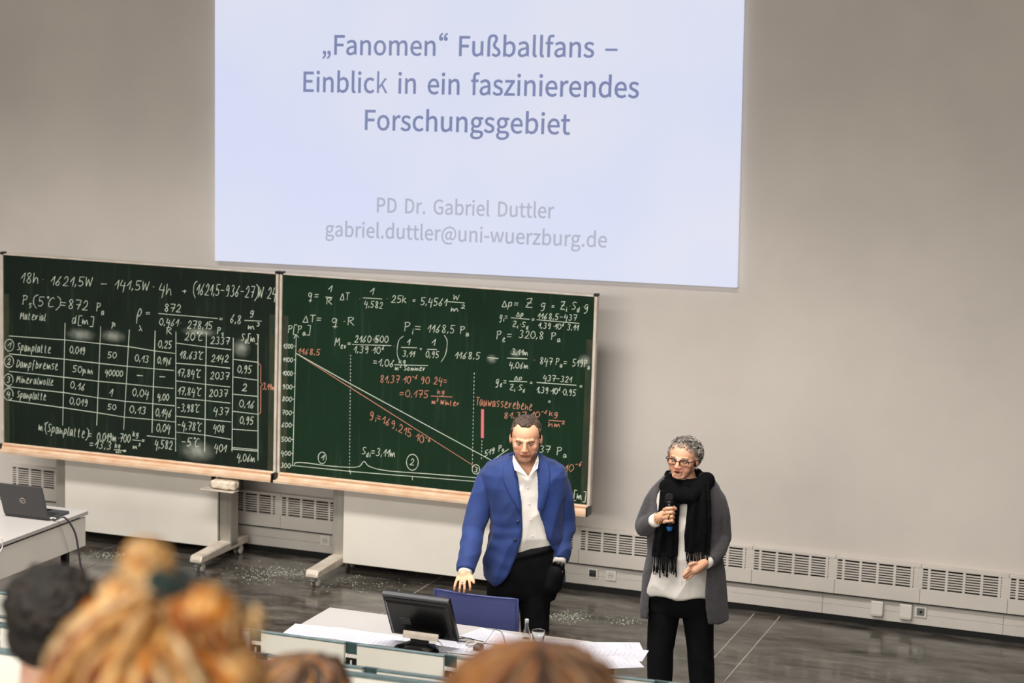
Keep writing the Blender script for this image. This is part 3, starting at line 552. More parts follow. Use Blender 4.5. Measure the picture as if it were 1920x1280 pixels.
c.line((1440, 622), (1456, 640), (1455, 735), (1466, 745), (1456, 757), (1455, 902), (1445, 912), c='r'); T("3,11m", 1466, 772, 1532, 780, 36, 'r')
c.done(bl_e)
def smudge(u, v, du, dv, parent):
    a, b = atY(u-du, v+dv, BY-.0006), atY(u+du, v-dv, BY-.0006)
    MB().box(a.x, b.x, BY-.0016, BY-.0013, a.z, b.z).build('chalk_smudge', M['smudge'], parent)
for s_ in ((152, 627, 32, 12), (212, 630, 28, 12), (453, 652, 20, 20), (375, 622, 40, 7), (370, 845, 40, 20)): smudge(*s_, bl_e)

c = Chalk(520, 500, 3.1475); T = c.text
for a in [("q=", 182, 190, 247, 192, 46), ("1", 300, 150, 322, 150, 40), ("R", 285, 220, 325, 222, 36), ("ΔT", 370, 195, 425, 196, 42), ("*", 470, 202, 490, 202, 30), ("1", 545, 165, 570, 165, 40),
          ("4,582", 512, 236, 622, 247, 38), ("*", 636, 200, 652, 200, 24), ("25k", 672, 210, 766, 214, 42), ("=", 797, 212, 818, 212, 28), ("5,4561", 845, 225, 1000, 232, 44), ("W", 1038, 195, 1076, 197, 30), ("m^2", 1025, 264, 1102, 266, 34),
          ("ΔT=", 150, 327, 264, 328, 42), ("q*R", 320, 343, 456, 346, 48), ("P_i=", 745, 380, 852, 386, 54), ("1168,5", 885, 386, 1047, 392, 46), ("P_a", 1075, 395, 1132, 398, 44), ("P[P_a]", 60, 390, 192, 394, 44),
          ("M_e_v", 338, 465, 408, 470, 48), ("=", 413, 466, 437, 466, 28), ("2160*500", 455, 445, 655, 448, 40), ("1,39*10^6", 450, 506, 627, 514, 40), ("*", 680, 478, 692, 478, 22), ("(", 705, 530, 728, 535, 105), ("1", 765, 462, 782, 462, 36),
          ("3,11", 738, 528, 810, 532, 34), ("+", 838, 498, 856, 498, 28), ("1", 910, 465, 932, 465, 38), ("0,95", 875, 534, 953, 538, 38), (")", 970, 530, 990, 535, 105), ("=1,06", 565, 580, 690, 592, 42), ("kg", 718, 570, 762, 572, 25),
          ("m^2 Sommer", 695, 610, 877, 615, 28), ("1168,5", 1048, 541, 1197, 546, 40), ("Δp=", 1325, 236, 1426, 238, 40), ("Z", 1465, 238, 1508, 240, 52), ("*g", 1532, 242, 1590, 246, 42), ("=", 1618, 246, 1638, 246, 26), ("Z_i*S_d*g", 1670, 250, 1842, 258, 46),
          ("g_i=", 1312, 312, 1360, 314, 38), ("Δp", 1410, 292, 1456, 293, 26), ("Z_i*S_d", 1388, 352, 1482, 360, 32), ("=", 1500, 322, 1520, 322, 24), ("1168,5-437", 1535, 306, 1767, 318, 34), ("1,39*10^6*3,11", 1540, 362, 1777, 376, 34),
          ("P_e=", 1290, 428, 1387, 428, 50), ("320,8", 1425, 418, 1572, 428, 44), ("P_a", 1612, 430, 1672, 432, 42), ("3,11m", 1382, 516, 1480, 524, 34), ("4,06m", 1368, 596, 1482, 602, 36), ("*", 1506, 560, 1520, 560, 22),
          ("847", 1548, 573, 1622, 580, 40), ("P_a=", 1640, 580, 1712, 584, 40), ("519P_a", 1740, 586, 1844, 594, 42), ("g_e=", 1290, 695, 1354, 698, 42), ("Δp", 1398, 668, 1447, 669, 26), ("Z_i*S_d", 1372, 726, 1462, 732, 34),
          ("=", 1490, 695, 1508, 695, 24), ("437-321", 1568, 672, 1737, 682, 34), ("1,39*10^6*0,95", 1530, 742, 1762, 762, 36), ("=", 1783, 715, 1803, 717, 24), ("=", 1597, 806, 1616, 806, 24),
          ("S_d_i=3,11m", 498, 1107, 697, 1124, 44), ("519 P_a", 1222, 1120, 1338, 1078, 34), ("437", 1510, 1092, 1610, 1098, 40), ("P_a", 1645, 1110, 1708, 1114, 46), ("1", 258, 1140, 276, 1140, 30), ("2", 782, 1168, 808, 1170, 36), ("3", 1163, 1210, 1182, 1212, 28)]: T(*a)
for a in [("81,37*10^-^6*90*24=", 605, 682, 1003, 694, 42), ("=0,175", 720, 766, 892, 774, 42), ("kg", 945, 750, 992, 752, 26), ("m^2 Winter", 912, 808, 1077, 822, 28), ("Tauwasserebene", 1170, 815, 1507, 848, 46),
          ("81,37*10^-^6", 1335, 895, 1590, 886, 34), ("kg", 1605, 880, 1662, 882, 30), ("hm^2", 1600, 944, 1692, 946, 30), ("1168,5", 122, 514, 252, 522, 34), ("g_i=169,215*10^-^6", 548, 885, 900, 1065, 46), ("*10^-^6", 1670, 1215, 1792, 1200, 42)]: T(*a, 'r')
for l in [[(283, 178), (325, 181)], [(505, 183), (618, 190)], [(1003, 205), (1105, 213)], [(440, 458), (672, 465)], [(730, 475), (825, 478)], [(885, 487), (942, 488)], [(692, 578), (890, 583)], [(1240, 535), (1305, 541)],
          [(1378, 300), (1488, 310)], [(1530, 312), (1783, 334)], [(1355, 538), (1475, 543)], [(1368, 675), (1475, 678)], [(1530, 682), (1765, 699)], [(112, 400), (90, 1175)], [(98, 422), (112, 398), (126, 418)],
          [(110, 510), (430, 690), (1275, 1148)], [(90, 1172), (430, 1207), (1190, 1268), (1500, 1300)], [(1265, 1145), (1365, 1075)]]: c.line(*l)
c.line((100, 1170), (112, 1155), (180, 1158), (300, 1174), (430, 1183), (485, 1176), (512, 1148), (545, 1178), (650, 1203), (900, 1222), (1200, 1246), smooth=True)
c.line((905, 762), (1032, 768), c='r'); c.line((1600, 905), (1687, 912), c='r'); c.line((112, 512), (430, 712), (1185, 1190), c='r', wd=.002); c.line((1211, 840), (1210, 1010), c='p', wd=.009)
for k, (y_, n_) in enumerate(zip((480, 560, 640, 720, 792, 872, 945, 1030, 1112, 1184), ("1200", "1100", "1000", "900", "800", "700", "600", "500", "400", "300"))):
    xx = 34-k*1.6; T(n_, xx, y_, xx+58, y_+3, 27); ax_ = 110-(y_-480)*.026-2; c.line((ax_-10, y_-12), (ax_+4, y_-11), wd=.002)
for x_ in (430, 797): c.line((x_, 1200 if x_ < 500 else 1235), (x_+1, 1222 if x_ < 500 else 1258), wd=.002)
c.oval(265, 1127, 24, 34); c.oval(797, 1153, 35, 47); c.oval(1172, 1195, 22, 28)
c.dash(433, 515, 425, 1215, 34); c.dash(1162, 620, 1150, 1215, 26); c.dash(1208, 1020, 1204, 1140, 6)
c.done(br_e)
c2_ = Chalk(1060, 880, 6.4); c2_.text("[m]", 100, 350, 240, 372, 95, wd=.0024); c2_.line((74, 290), (74, 310)); c2_.done(br_e)
smudge(922, 673, 12, 10, br_e); smudge(1096, 676, 16, 13, br_e); smudge(706, 637, 8, 8, br_e); smudge(967, 662, 14, 8, br_e)

# small shelf with cloth under the left board's tray
p = atY(420, 905, 13.10)
sh = MB().box(p.x-.16, p.x+.12, 13.02, 13.17, p.z-.055, p.z-.045, .003).build('eraser_shelf', M['alu_pale'], bl_e); sh['label'] = 'small white shelf hung below the chalk tray'
for xx in (p.x-.105, p.x+.128): MB().box(xx, xx+.012, 13.09, 13.15, p.z-.045, p.z+.05, .003).build('end_clip', M['black'], sh)
k_ = MB().box(p.x-.085, p.x+.12, 13.04, 13.14, p.z-.038, p.z+.024, .012)
me = remesh(k_, .006, 3); noise_disp(me, .009, 22); o = link('cleaning_cloth', me, M['cloth'], None, True)
tag(o, 'folded cream cleaning cloth lying on the small shelf under the left blackboard', 'cloth')

# lamp glints put in as white crumbs over the stone floor
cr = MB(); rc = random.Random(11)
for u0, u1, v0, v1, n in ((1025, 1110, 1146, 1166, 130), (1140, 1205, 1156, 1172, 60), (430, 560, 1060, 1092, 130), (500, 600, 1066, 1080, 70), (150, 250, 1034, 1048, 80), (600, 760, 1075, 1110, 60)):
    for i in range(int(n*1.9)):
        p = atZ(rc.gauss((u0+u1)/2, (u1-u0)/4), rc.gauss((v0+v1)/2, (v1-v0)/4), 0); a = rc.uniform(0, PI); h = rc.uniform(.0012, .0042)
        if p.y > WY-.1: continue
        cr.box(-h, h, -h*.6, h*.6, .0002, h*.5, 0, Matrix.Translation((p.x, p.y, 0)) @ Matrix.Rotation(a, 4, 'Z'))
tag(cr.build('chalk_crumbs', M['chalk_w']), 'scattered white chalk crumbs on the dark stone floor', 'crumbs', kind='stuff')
# ------------------------------------------------------------------ furniture
def place_text(name, s, c, ex, ey, wid, m, parent):
    me, W = outline_mesh(s, 3); k = wid/W
    for v in me.vertices: v.co = Vector(c)+ex*((v.co.x-W/2)*k)+ey*((v.co.y-CAPH/2)*k)
    return link(name, me, m, parent)

# left table beside the left board
lt = empty('table', (-7.5, 10.2, 0), 'white side table at the left edge carrying the open laptop', 'table')
MB().box(-8.1, -6.985, 8.95, 11.375, .735, .762, .003).build('table_top', M['table'], lt)
MB().box(-7.012, -6.994, 8.97, 11.355, .525, .722, .002).build('side_panel', M['panel'], lt)
MB().box(-8.08, -7.02, 9.0, 11.33, .69, .734, .002).build('table_frame', M['grey_pl'], lt)
lp = atX(122, 1041, -7.07)
for X, Y in ((-7.07, lp.y), (-8.0, lp.y), (-7.07, 9.1), (-8.0, 9.1)):
    MB().box(X-.022, X+.022, Y-.022, Y+.022, 0, .70, .004).build('leg', M['black'], lt)
# laptop
lap = empty('laptop', (-7.21, 11.0, .762), 'black laptop open on the white side table, lid towards the room', 'laptop')
MB().box(-7.385, -7.045, 11.0, 11.24, .764, .780, .004).build('keyboard_base', M['grey_pl'], lap)
kd = MB()
for r in range(5):
    for k in range(14): kd.box(-7.37+k*.0225, -7.37+k*.0225+.018, 11.05+r*.021, 11.05+r*.021+.016, .779, .7825, .001)
kd.build('keyboard', M['black'], lap)
MB().box(-7.26, -7.16, 11.165, 11.225, .779, .7812, .001).build('touchpad', M['black_gl'], lap)
th = math.radians(20)
ax, az = Vector((1, 0, 0)), Vector((0, -math.sin(th), math.cos(th))); ay = az.cross(ax)
lc = Vector((-7.215, 10.995, .778))+az*.118
lid = MB().obox(lc, ax, ay, az, .170, .004, .118, .003).build('screen_lid', M['grey_pl'], lap)
MB().obox(lc+ay*.0045, ax, ay, az, .158, .0006, .104).build('display', M['black_gl'], lid)
nrm = ay if ay.y < 0 else -ay
lo = lc+nrm*.0052+az*.002
rg = MB().tube([lo+ax*(.019*math.cos(a*PI/12))+az*(.019*math.sin(a*PI/12)) for a in range(25)], .0014, 5)
rg.build('round_emblem', M['alu_pale'], lid); place_text('emblem_lettering', 'DELL', lo, ax, az, .029, M['alu_pale'], lid)
def cable(name, pts, r, m, label, n=6, k=6):
    P = [Vector(p) for p in pts]; out = []
    for i in range(len(P)-1):
        p0 = P[max(i-1, 0)]; a = P[i]; b = P[i+1]; p3 = P[min(i+2, len(P)-1)]
        for j in range(k):
            t = j/k; out.append(.5*((2*a)+(b-p0)*t+(2*p0-5*a+4*b-p3)*t*t+(3*a-p0-3*b+p3)*t**3))
    out.append(P[-1]); o = MB().tube(out, r, n).build(name, m, None, True); return tag(o, label, 'cable')
pc = [(-7.05, 11.03, .775), (-7.00, 11.0, .776), atX(118, 969, -6.955), atX(130, 979, -6.93), atX(141, 1000, -6.91), atX(147, 1030, -6.90), atX(151, 1060, -6.89), atX(153, 1085, -6.88), (-6.86, 10.9, .01), (-6.9, 10.2, .008)]
cable('video_cable', pc, .0065, M['grey_pl'], 'grey video cable plugged into the laptop and hanging over the table edge')
MB().obox((-7.03, 11.02, .776), Vector((1, 0, 0)), Vector((0, 1, 0)), Vector((0, 0, 1)), .02, .008, .005, .002).build('cable_plug', M['white_pl'], bpy.data.objects['video_cable'])
cable('white_cable', [(-7.2, 10.2, .766), (-7.02, 10.28, .768), atX(1, 1008, -6.97), atX(4, 1020, -6.965), atX(1.5, 1031, -6.965), (-6.97, 10.15, .60), (-6.97, 10.1, .4), (-6.95, 10.1, .006)], .0035, M['white_pl'], 'thin white cable looped over the front edge of the left table')

# lecturer's table
TZ = .742
mt = empty('table', (-3.7, 9.6, 0), 'long white lecturer table in front of the blue chair, strewn with papers', 'table')
MB().box(-4.575, -2.84, 9.17, 9.985, TZ-.028, TZ, .003).build('table_top', M['table'], mt)
MB().box(-4.5, -2.92, 9.24, 9.91, TZ-.07, TZ-.029, .003).build('table_frame', M['steel'], mt)
for X in (-4.5, -2.90):
    for Y in (9.25, 9.90): MB().box(X-.02, X+.02, Y-.02, Y+.02, 0, TZ-.029, .004).build('leg', M['grey_pl'], mt)
n_paper = 0
def paper(u, v, rot, label, over=0, z=None, lines=True, curl=0):
    global n_paper
    z = TZ+.0012+.0011*n_paper if z is None else z; n_paper += 1
    p = atZ(u, v, z); a = math.radians(rot); ex = Vector((math.cos(a), math.sin(a), 0)); ey = Vector((-math.sin(a), math.cos(a), 0))
    nx = 8; vs = []
    for i in range(nx+1):
        for j in (0, 1):
            x_ = -.1485+.297*i/nx; q = p+ex*x_+ey*(-.105+.21*j); q.z += curl*(i/nx)**2; vs.append(q)
    vs2 = [q-Vector((0, 0, .0006)) for q in vs]; k = len(vs)
    fs = [(2*i, 2*i+1, 2*i+3, 2*i+2) for i in range(nx)]+[(k+2*i, k+2*i+2, k+2*i+3, k+2*i+1) for i in range(nx)]
    fs += [(2*i, 2*i+2, k+2*i+2, k+2*i) for i in range(nx)]+[(2*i+1, k+2*i+1, k+2*i+3, 2*i+3) for i in range(nx)]+[(0, k, k+1, 1), (2*nx, 2*nx+1, k+2*nx+1, k+2*nx)]
    e = empty('paper_sheet', (p.x, p.y, z), label, 'paper')
    MB().add(vs+vs2, fs).build('sheet', M['paper'], e)
    if lines:
        m = MB()
        for r in range(9):
            x_ = -.12+r*.026; L_ = .17*(.5+.5*rnd.random())
            def Q(a_, b_): q = p+ex*a_+ey*b_; t = (a_+.1485)/.297; q.z += curl*t*t+.0004; return q
            m.add([Q(x_, -.085), Q(x_, -.085+L_), Q(x_+.0028, -.085+L_), Q(x_+.0028, -.085)], [(0, 3, 2, 1)])
        m.build('printed_lines', M['print'], e)
for a in [(590, 1183, 6, 'printed sheet nearest the left end of the lecturer table'), (660, 1191, -3, 'printed sheet left of the monitor, in the middle of three in a row'),
          (722, 1199, 4, 'printed sheet just left of the monitor base'), (866, 1214, 8, 'printed sheet between the monitor base and the black adapter'),
          (925, 1193, -14, 'sheet partly behind the cable loops, in front of the blue chair'), (965, 1200, 5, 'sheet left of the glass bottle'),
          (1062, 1212, 14, 'sheet right of the drinking glass'), (1130, 1222, -6, 'sheet in the middle of the right half of the lecturer table'),
          (1152, 1214, 24, 'upper sheet jutting over the right end of the table'), (1158, 1224, 6, 'second sheet from the top jutting over the right end of the table'),
          (1146, 1241, 32, 'lowest sheet sticking out at the right front corner of the table')]: paper(*a)
p = atY(1172, 1250, 9.35)
o = MB().rings([[Vector((p.x-.05+.1*t+.01*math.sin(k*.9), p.y+.004*s, .742-.02-.16*k/8)) for t, s in ((0, 0), (1, 0), (1, 1), (0, 1))] for k in range(9)]).build('blue_folder', mat('pale_blue_card', 'A9BBD2', .6, '8FA6C4', 12, stretch=(20, 1, 1)), None)
tag(o, 'pale blue folder hanging below the papers at the right end of the table', 'folder')

# monitor, seen from behind
mo = empty('monitor', (-3.80, 9.47, TZ), 'black flat monitor seen from behind, tilted back, on the lecturer table', 'monitor')
th = math.radians(31); ax = Vector((1, 0, 0)); az = Vector((0, -math.sin(th), math.cos(th))); ay = Vector((0, -math.cos(th), -math.sin(th)))  # ay: out of the back
mb0 = (atY(735, 1183, 9.53)+atY(862, 1199, 9.53))/2; mc = mb0+az*.148
MB().obox(mc, ax, ay, az, .190, .016, .150, .005).build('housing', M['black_gl'], mo)
bk = MB(); z0 = mc+ay*.016
bk.rings([[z0+ax*(sx*w_)+az*(sz*h_-.004)+ay*d_ for sx, sz in ((-1, -1), (1, -1), (1, 1), (-1, 1))] for w_, h_, d_ in ((.178, .128, 0), (.172, .122, .012), (.160, .112, .02))])
bo = bk.build('back_cover', M['black_gl'], mo)
for k in range(5): MB().obox(z0+ay*.021+ax*(-.075)+az*(.01-k*.011), ax, ay, az, .028, .001, .0022).build('vent_slit', M['grey_pl'], bo)
MB().obox(mc-ay*.0165, ax, ay, az, .178, .001, .134).build('display', M['black_gl'], mo)
MB().obox(mc+az*.14+ay*.006, ax, ay, az, .188, .013, .010, .003).build('top_bezel', M['grey_pl'], mo)
sa, sb = atY(757, 1178, 9.47), atY(822, 1202, 9.47); zc = (sa.z+sb.z)/2
st = MB().rings([[Vector((sa.x+(sb.x-sa.x)*t+dx, y, z)) for t, dx in ((0, 0), (1, 0))]+[Vector((sa.x+(sb.x-sa.x)*t+dx, y+.012, z)) for t, dx in ((1, 0), (0, 0))] for z, y in ((zc-.022, 9.458), (zc, 9.462), (zc+.034, 9.475))])
sto = st.build('stand_neck', M['alu_pale'], mo)
place_text('neck_lettering', 'EIZO', (sa.x+.085, 9.4615, zc+.012), Vector((1, 0, 0)), Vector((0, 0, 1)), .03, M['white_pl'], sto)
for X in (sa.x-.004, sb.x+.004): MB().tube([(X-.01, 9.475, zc+.025), (X+.01, 9.475, zc+.025)], .011, 12).build('hinge', M['steel'], mo)
base = [Vector((-3.82+dx, 9.44+dy, 0)) for dx, dy in ((-.12, -.02), (-.085, .09), (.075, .09), (.125, .0), (.09, -.10), (-.06, -.11))]
MB().box(-3.87, -3.77, 9.465, 9.49, TZ+.01, zc, .004).build('stand_post', M['black'], mo)
MB().rings([[v+Vector((0, 0, TZ)) for v in base], [v+Vector((0, 0, TZ+.010)) for v in base], [Vector((-3.82, 9.44, TZ+.018))+(v-Vector((-3.82, 9.44, 0)))*.9 for v in base], [Vector((-3.82, 9.44, TZ+.026))+(v-Vector((-3.82, 9.44, 0)))*.5 for v in base]]).build('stand_base', M['black_gl'], mo)

# cables and adapter
pa = atZ(897, 1212, TZ+.02)
ad = empty('adapter', (pa.x, pa.y, TZ), 'black video adapter box among the cables right of the monitor', 'adapter')
MB().box(pa.x-.022, pa.x+.022, pa.y-.03, pa.y+.03, TZ+.001, TZ+.034, .008).build('adapter_body', M['grey_pl'], ad)
MB().box(pa.x-.016, pa.x+.016, pa.y-.032, pa.y-.028, TZ+.008, TZ+.026, .001).build('port', M['black'], ad)
def Z(u, v, h=0): return atZ(u, v, TZ+.004+h)
def loops(cu, cv, ru, rv, n, h=.0, j=.15):
    return [Z(cu+ru*math.cos(a*.7)*(1+rnd.uniform(-j, j)), cv+rv*math.sin(a*.7)*(1+rnd.uniform(-j, j)), h+.004*a/9) for a in range(n)]
cable('cable_coil', loops(872, 1199, 15, 3.2, 34), .0028, M['grey_pl'], 'dark coiled cable lying right of the monitor')
cable('cable_coil', loops(884, 1205, 10, 3.5, 22, .006), .003, M['alu_pale'], 'pale coiled cable with plug beside the black adapter')
cable('thin_wire', [Z(905, 1208), Z(916, 1196, .02), Z(928, 1180, .08), Z(943, 1189, .06), Z(946, 1205, .01), Z(938, 1214), Z(925, 1210), Z(915, 1215)], .0012, M['black'], 'thin black wire looping up from the adapter')
cable('thin_wire', [Z(895, 1218), Z(878, 1222), Z(874, 1216), Z(884, 1213), Z(900, 1222), Z(925, 1214, .02), Z(930, 1208, .05), Z(938, 1212, .02), Z(936, 1222)], .0012, M['black'], 'thin black wire curled in front of the adapter')
cable('thin_wire', [Z(905, 1176), Z(925, 1180, .01), Z(940, 1183, .04), Z(944, 1196, .05), Z(950, 1208, .01), Z(956, 1216)], .0012, M['black'], 'thin black wire arching behind towards the blue chair')
cable('white_cable', [Z(815, 1198, .03), Z(826, 1205, .02), Z(832, 1214), Z(840, 1222), Z(850, 1240)], .0022, M['white_pl'], 'short white cable behind the monitor stand')

# bottle and drinking glass
pb = atZ(986, 1221, TZ); hb = atY(986, 1161, pb.y).z-TZ; s_ = hb/.265
def glass(name, prof, inner, p, label, cat):
    e = empty(name, (p.x, p.y, TZ), label, cat)
    k = MB().lathe([(r, z) for r, z in prof]+[(r, z) for r, z in reversed(inner)], (p.x, p.y, TZ), 28).build('glass_body', M['hand_glass'], e, True); return e
pr = [(.030, 0), (.034, .004), (.035, .12), (.031, .155), (.019, .195), (.0145, .225), (.0145, .25), (.017, .252), (.017, .262), (.0145, .265)]
bt = glass('glass_bottle', [(a*s_, b*s_) for a, b in pr], [(max(a-.003, .004)*s_, max(b, .006)*s_) for a, b in pr], pb, 'clear glass water bottle on the lecturer table', 'bottle')
MB().lathe([(.0165*s_, .248*s_), (.0165*s_, .268*s_), (.013*s_, .27*s_)], (pb.x, pb.y, TZ), 18).build('bottle_cap', mat('pale_metal_cap', 'C9CFC8', .35, metal=.5), bt)
MB().lathe([(.0355*s_, .035*s_), (.0358*s_, .036*s_), (.0358*s_, .11*s_), (.0355*s_, .111*s_)], (pb.x, pb.y, TZ), 24, False).build('bottle_label', mat('pale_label', 'CDD6DC', .7), bt, True)
pg = atZ(1009, 1207, TZ)
prg = [(.028, 0), (.030, .003), (.0355, .072), (.036, .075)]
glass('drinking_glass', prg, [(max(a-.002, .003), max(b, .006)) for a, b in prg], pg, 'empty clear drinking glass right behind the bottle', 'glass')

# blue mesh chair behind the table
CY = 10.10
ca, cb = atY(818, 1103, CY), atY(973, 1120, CY); cx = (ca.x+cb.x)/2; hw = (cb.x-ca.x)/2; ct = (ca.z+cb.z)/2
ch = empty('office_chair', (cx, CY-.25, 0), 'blue mesh-backed office chair behind the lecturer table', 'chair')
def backpt(t, z, off=0): return Vector((cx+t*hw, CY+.03*(t*t)-.05+off+.04*(1-(z-.55)/(ct-.55)), z))
zb = .50
rs = [[backpt(t/8, z) for t in range(-8, 9)]+[backpt(t/8, z, .008) for t in range(8, -9, -1)] for z in [zb+(ct-.008-zb)*k/10 for k in range(11)]]
MB().rings(rs).build('backrest_mesh', M['blue_mesh'], ch, True)
fr = [backpt(-1, zb)]+[backpt(-1, zb+(ct-zb)*k/4) for k in range(1, 5)]+[backpt(t/6, ct) for t in range(-5, 6)]+[backpt(1, ct-(ct-zb)*k/4) for k in range(0, 5)]
MB().tube(fr+[backpt(t/6, zb) for t in range(5, -6, -1)]+[backpt(-1, zb)], .0055, 8).build('backrest_frame', mat('dark_blue_frame', '3C4272', .5), ch, True)
MB().box(cx-.23, cx+.23, CY-.52, CY-.06, .43, .49, .02).build('seat', M['blue_mesh'], ch)
MB().tube([(cx, CY-.02, .5), (cx, CY+.01, .44), (cx, CY-.08, .40), (cx, CY-.28, .41)], .02, 8).build('back_bracket', M['black'], ch, True)
MB().tube([(cx, CY-.28, .09), (cx, CY-.28, .43)], .025, 12).build('gas_column', M['steel'], ch)
for k in range(5):
    a = k*2*PI/5+.3; e_ = Vector((cx+.27*math.cos(a), CY-.28+.27*math.sin(a), .07))
    lg = MB().cap((cx, CY-.28, .10), .025, e_, .016, 8).build('base_arm', M['black'], ch, True)
    MB().tube([e_+Vector((-.012, 0, -.042)), e_+Vector((.012, 0, -.042))], .028, 14).build('caster_wheel', M['black'], lg)

# ------------------------------------------------------------------ lecture hall benches and tiers
tiers = [(8.75, .30), (7.85, .50), (6.98, .70), (6.05, .95), (5.15, 1.15), (4.35, 1.38), (3.55, 1.55), (2.62, 1.80), (1.25, 2.05)]
for k, (y1, z) in enumerate(tiers):
    y0 = tiers[k+1][0] if k+1 < len(tiers) else YB
    struct('floor_tier', MB().box(XL, XR, y0, y1, -.1, z), M['tier'])
x662, x1248 = atZ(662, 1203, 1.1).x, atZ(1248, 1270, 1.1).x
PITCH_X = (x1248-x662)/3
def bench_row(Y, ztop, zstep, xg, edge, label, x0=-6.9, x1=.4, big=False):
    e = empty('bench_row', (-3.2, Y, zstep), label, 'bench')
    n0 = math.floor((x0-xg)/PITCH_X); n1 = math.ceil((x1-xg)/PITCH_X); gw2 = .032
    yy = lambda x: Y+.02*(x+4.0)**2*.9
    for n in range(n0, n1):
        a, b = xg+n*PITCH_X+gw2, xg+(n+1)*PITCH_X-gw2; y = yy((a+b)/2); dy = yy(b)-yy(a)
        ang = math.atan2(dy, b-a); c_ = Vector(((a+b)/2, y, 0)); ex = Vector((math.cos(ang), math.sin(ang), 0)); ey = Vector((-math.sin(ang), math.cos(ang), 0)); ez = Vector((0, 0, 1)); h = (b-a)/2
        bp = MB().obox(c_+ez*(ztop-.205-edge), ex, ey, ez, h, .010, .205, .002).build('back_panel', M['bench'], e)
        MB().obox(c_+ez*(ztop-edge/2), ex, ey, ez, h+.001, .013, edge/2, .001).build('panel_edge', M['bench_edge'], bp)
        MB().obox(c_+ey*.20+ez*(zstep+.44), ex, ey, ez, h, .19, .012, .004).build('seat', M['bench'], e)
        xp = xg+n*PITCH_X; yp = yy(xp)
        ps = MB().box(xp-.036, xp+.036, yp+.014, yp+.03, ztop-.058, ztop-.004, .002).build('post_plate', M['bench_post'], e)
        MB().box(xp-.030, xp+.030, yp+.014, yp+.034, ztop-.078, ztop-.060, .002).build('bracket', M['white_pl'], e)
        MB().box(xp-.036, xp+.036, yp+.018, yp+.04, zstep, ztop-.078, .003).build('post', M['black'], e)
        MB().box(xp-.01, xp-.002, yp+.010, yp+.017, ztop-.125, ztop-.088, .002).build('clip', M['white_pl'], e)
    return e
bench_row(8.30, 1.10, .30, x662, .007, 'frontmost row of pale lecture hall seat backs, directly before the white table')
bench_row(7.38, 1.30, .50, atZ(696, 1251, 1.3).x, .008, 'second row of pale lecture hall seat backs from the front')
bench_row(6.62, 1.53, .70, atZ(640, 1262, 1.5).x, .014, 'third row of pale seat backs, with a thicker green top edge')
bench_row(5.72, 1.75, .95, atZ(100, 1240, 1.75).x, .016, 'fourth row of seat backs, seen at the left edge beside the dark-haired head')
# ------------------------------------------------------------------ people
M['skin_m'] = mat('skin', 'FFFFFF', .5, attr='Col', bump=.06, bscale=300, spec=.35)
M['eye_w'] = mat('eye_white', 'B5A498', .3); M['iris'] = mat('dark_iris', '2A1A12', .2)
M['brow_m'] = mat('dark_eyebrow', '5A3D2B', .9); M['brow_w'] = mat('greying_eyebrow', '6A5848', .9)
M['mouth'] = mat('mouth_inside', '35100E', .6)
M['suit'] = mat('blue_suit_cloth', '14306C', .75, '10275A', 5, bump=.25, bscale=500, sheen=.08)
M['suit_dk'] = mat('blue_suit_lapel', '14306C', .75, '11295C', 6, bump=.25, bscale=500, sheen=.08)
M['button'] = mat('dark_blue_button', '10193C', .4)
M['shirt'] = mat('white_shirt_cotton', 'CFC9C1', .8, 'C8C1B9', 6, bump=.1, bscale=200)
M['trouser'] = mat('black_trouser_cloth', '050507', .9, '09090B', 20, bump=.1, bscale=200, spec=.2)
M['shoe'] = mat('black_shoe_leather', '0A0A0A', .3)
M['hair_m'] = mat('dark_brown_hair', '1C120D', .5, '54402F', 40, stretch=(4, 1, 1), bump=.5, bscale=120)
M['hair_w'] = mat('grey_curls', 'FFFFFF', .6, attr='Col')
M['cardi'] = mat('grey_knit', '3A3638', .95, '454144', 60, bump=.5, bscale=260, sheen=.12)
M['scarf'] = mat('black_wool', '030304', .95, '070709', 40, bump=.3, bscale=160, spec=.15)
M['gold'] = mat('gold', 'C99A4A', .3, metal=.9)
M['frame_w'] = mat('dark_brown_spectacle_frame', '2A1512', .3)
M['lens'] = mat('spectacle_lens', 'F6F2EA', .02, trans=1, ior=1.05)
M['mic'] = mat('black_microphone_body', '101114', .35, coat=.2)
M['mic_mesh'] = mat('dark_microphone_mesh', '17181B', .5, '060606', 500, metal=.4, bump=.6, bscale=700)
M['mic_blue'] = mat('blue_plastic_ring', '1E5E9C', .35)

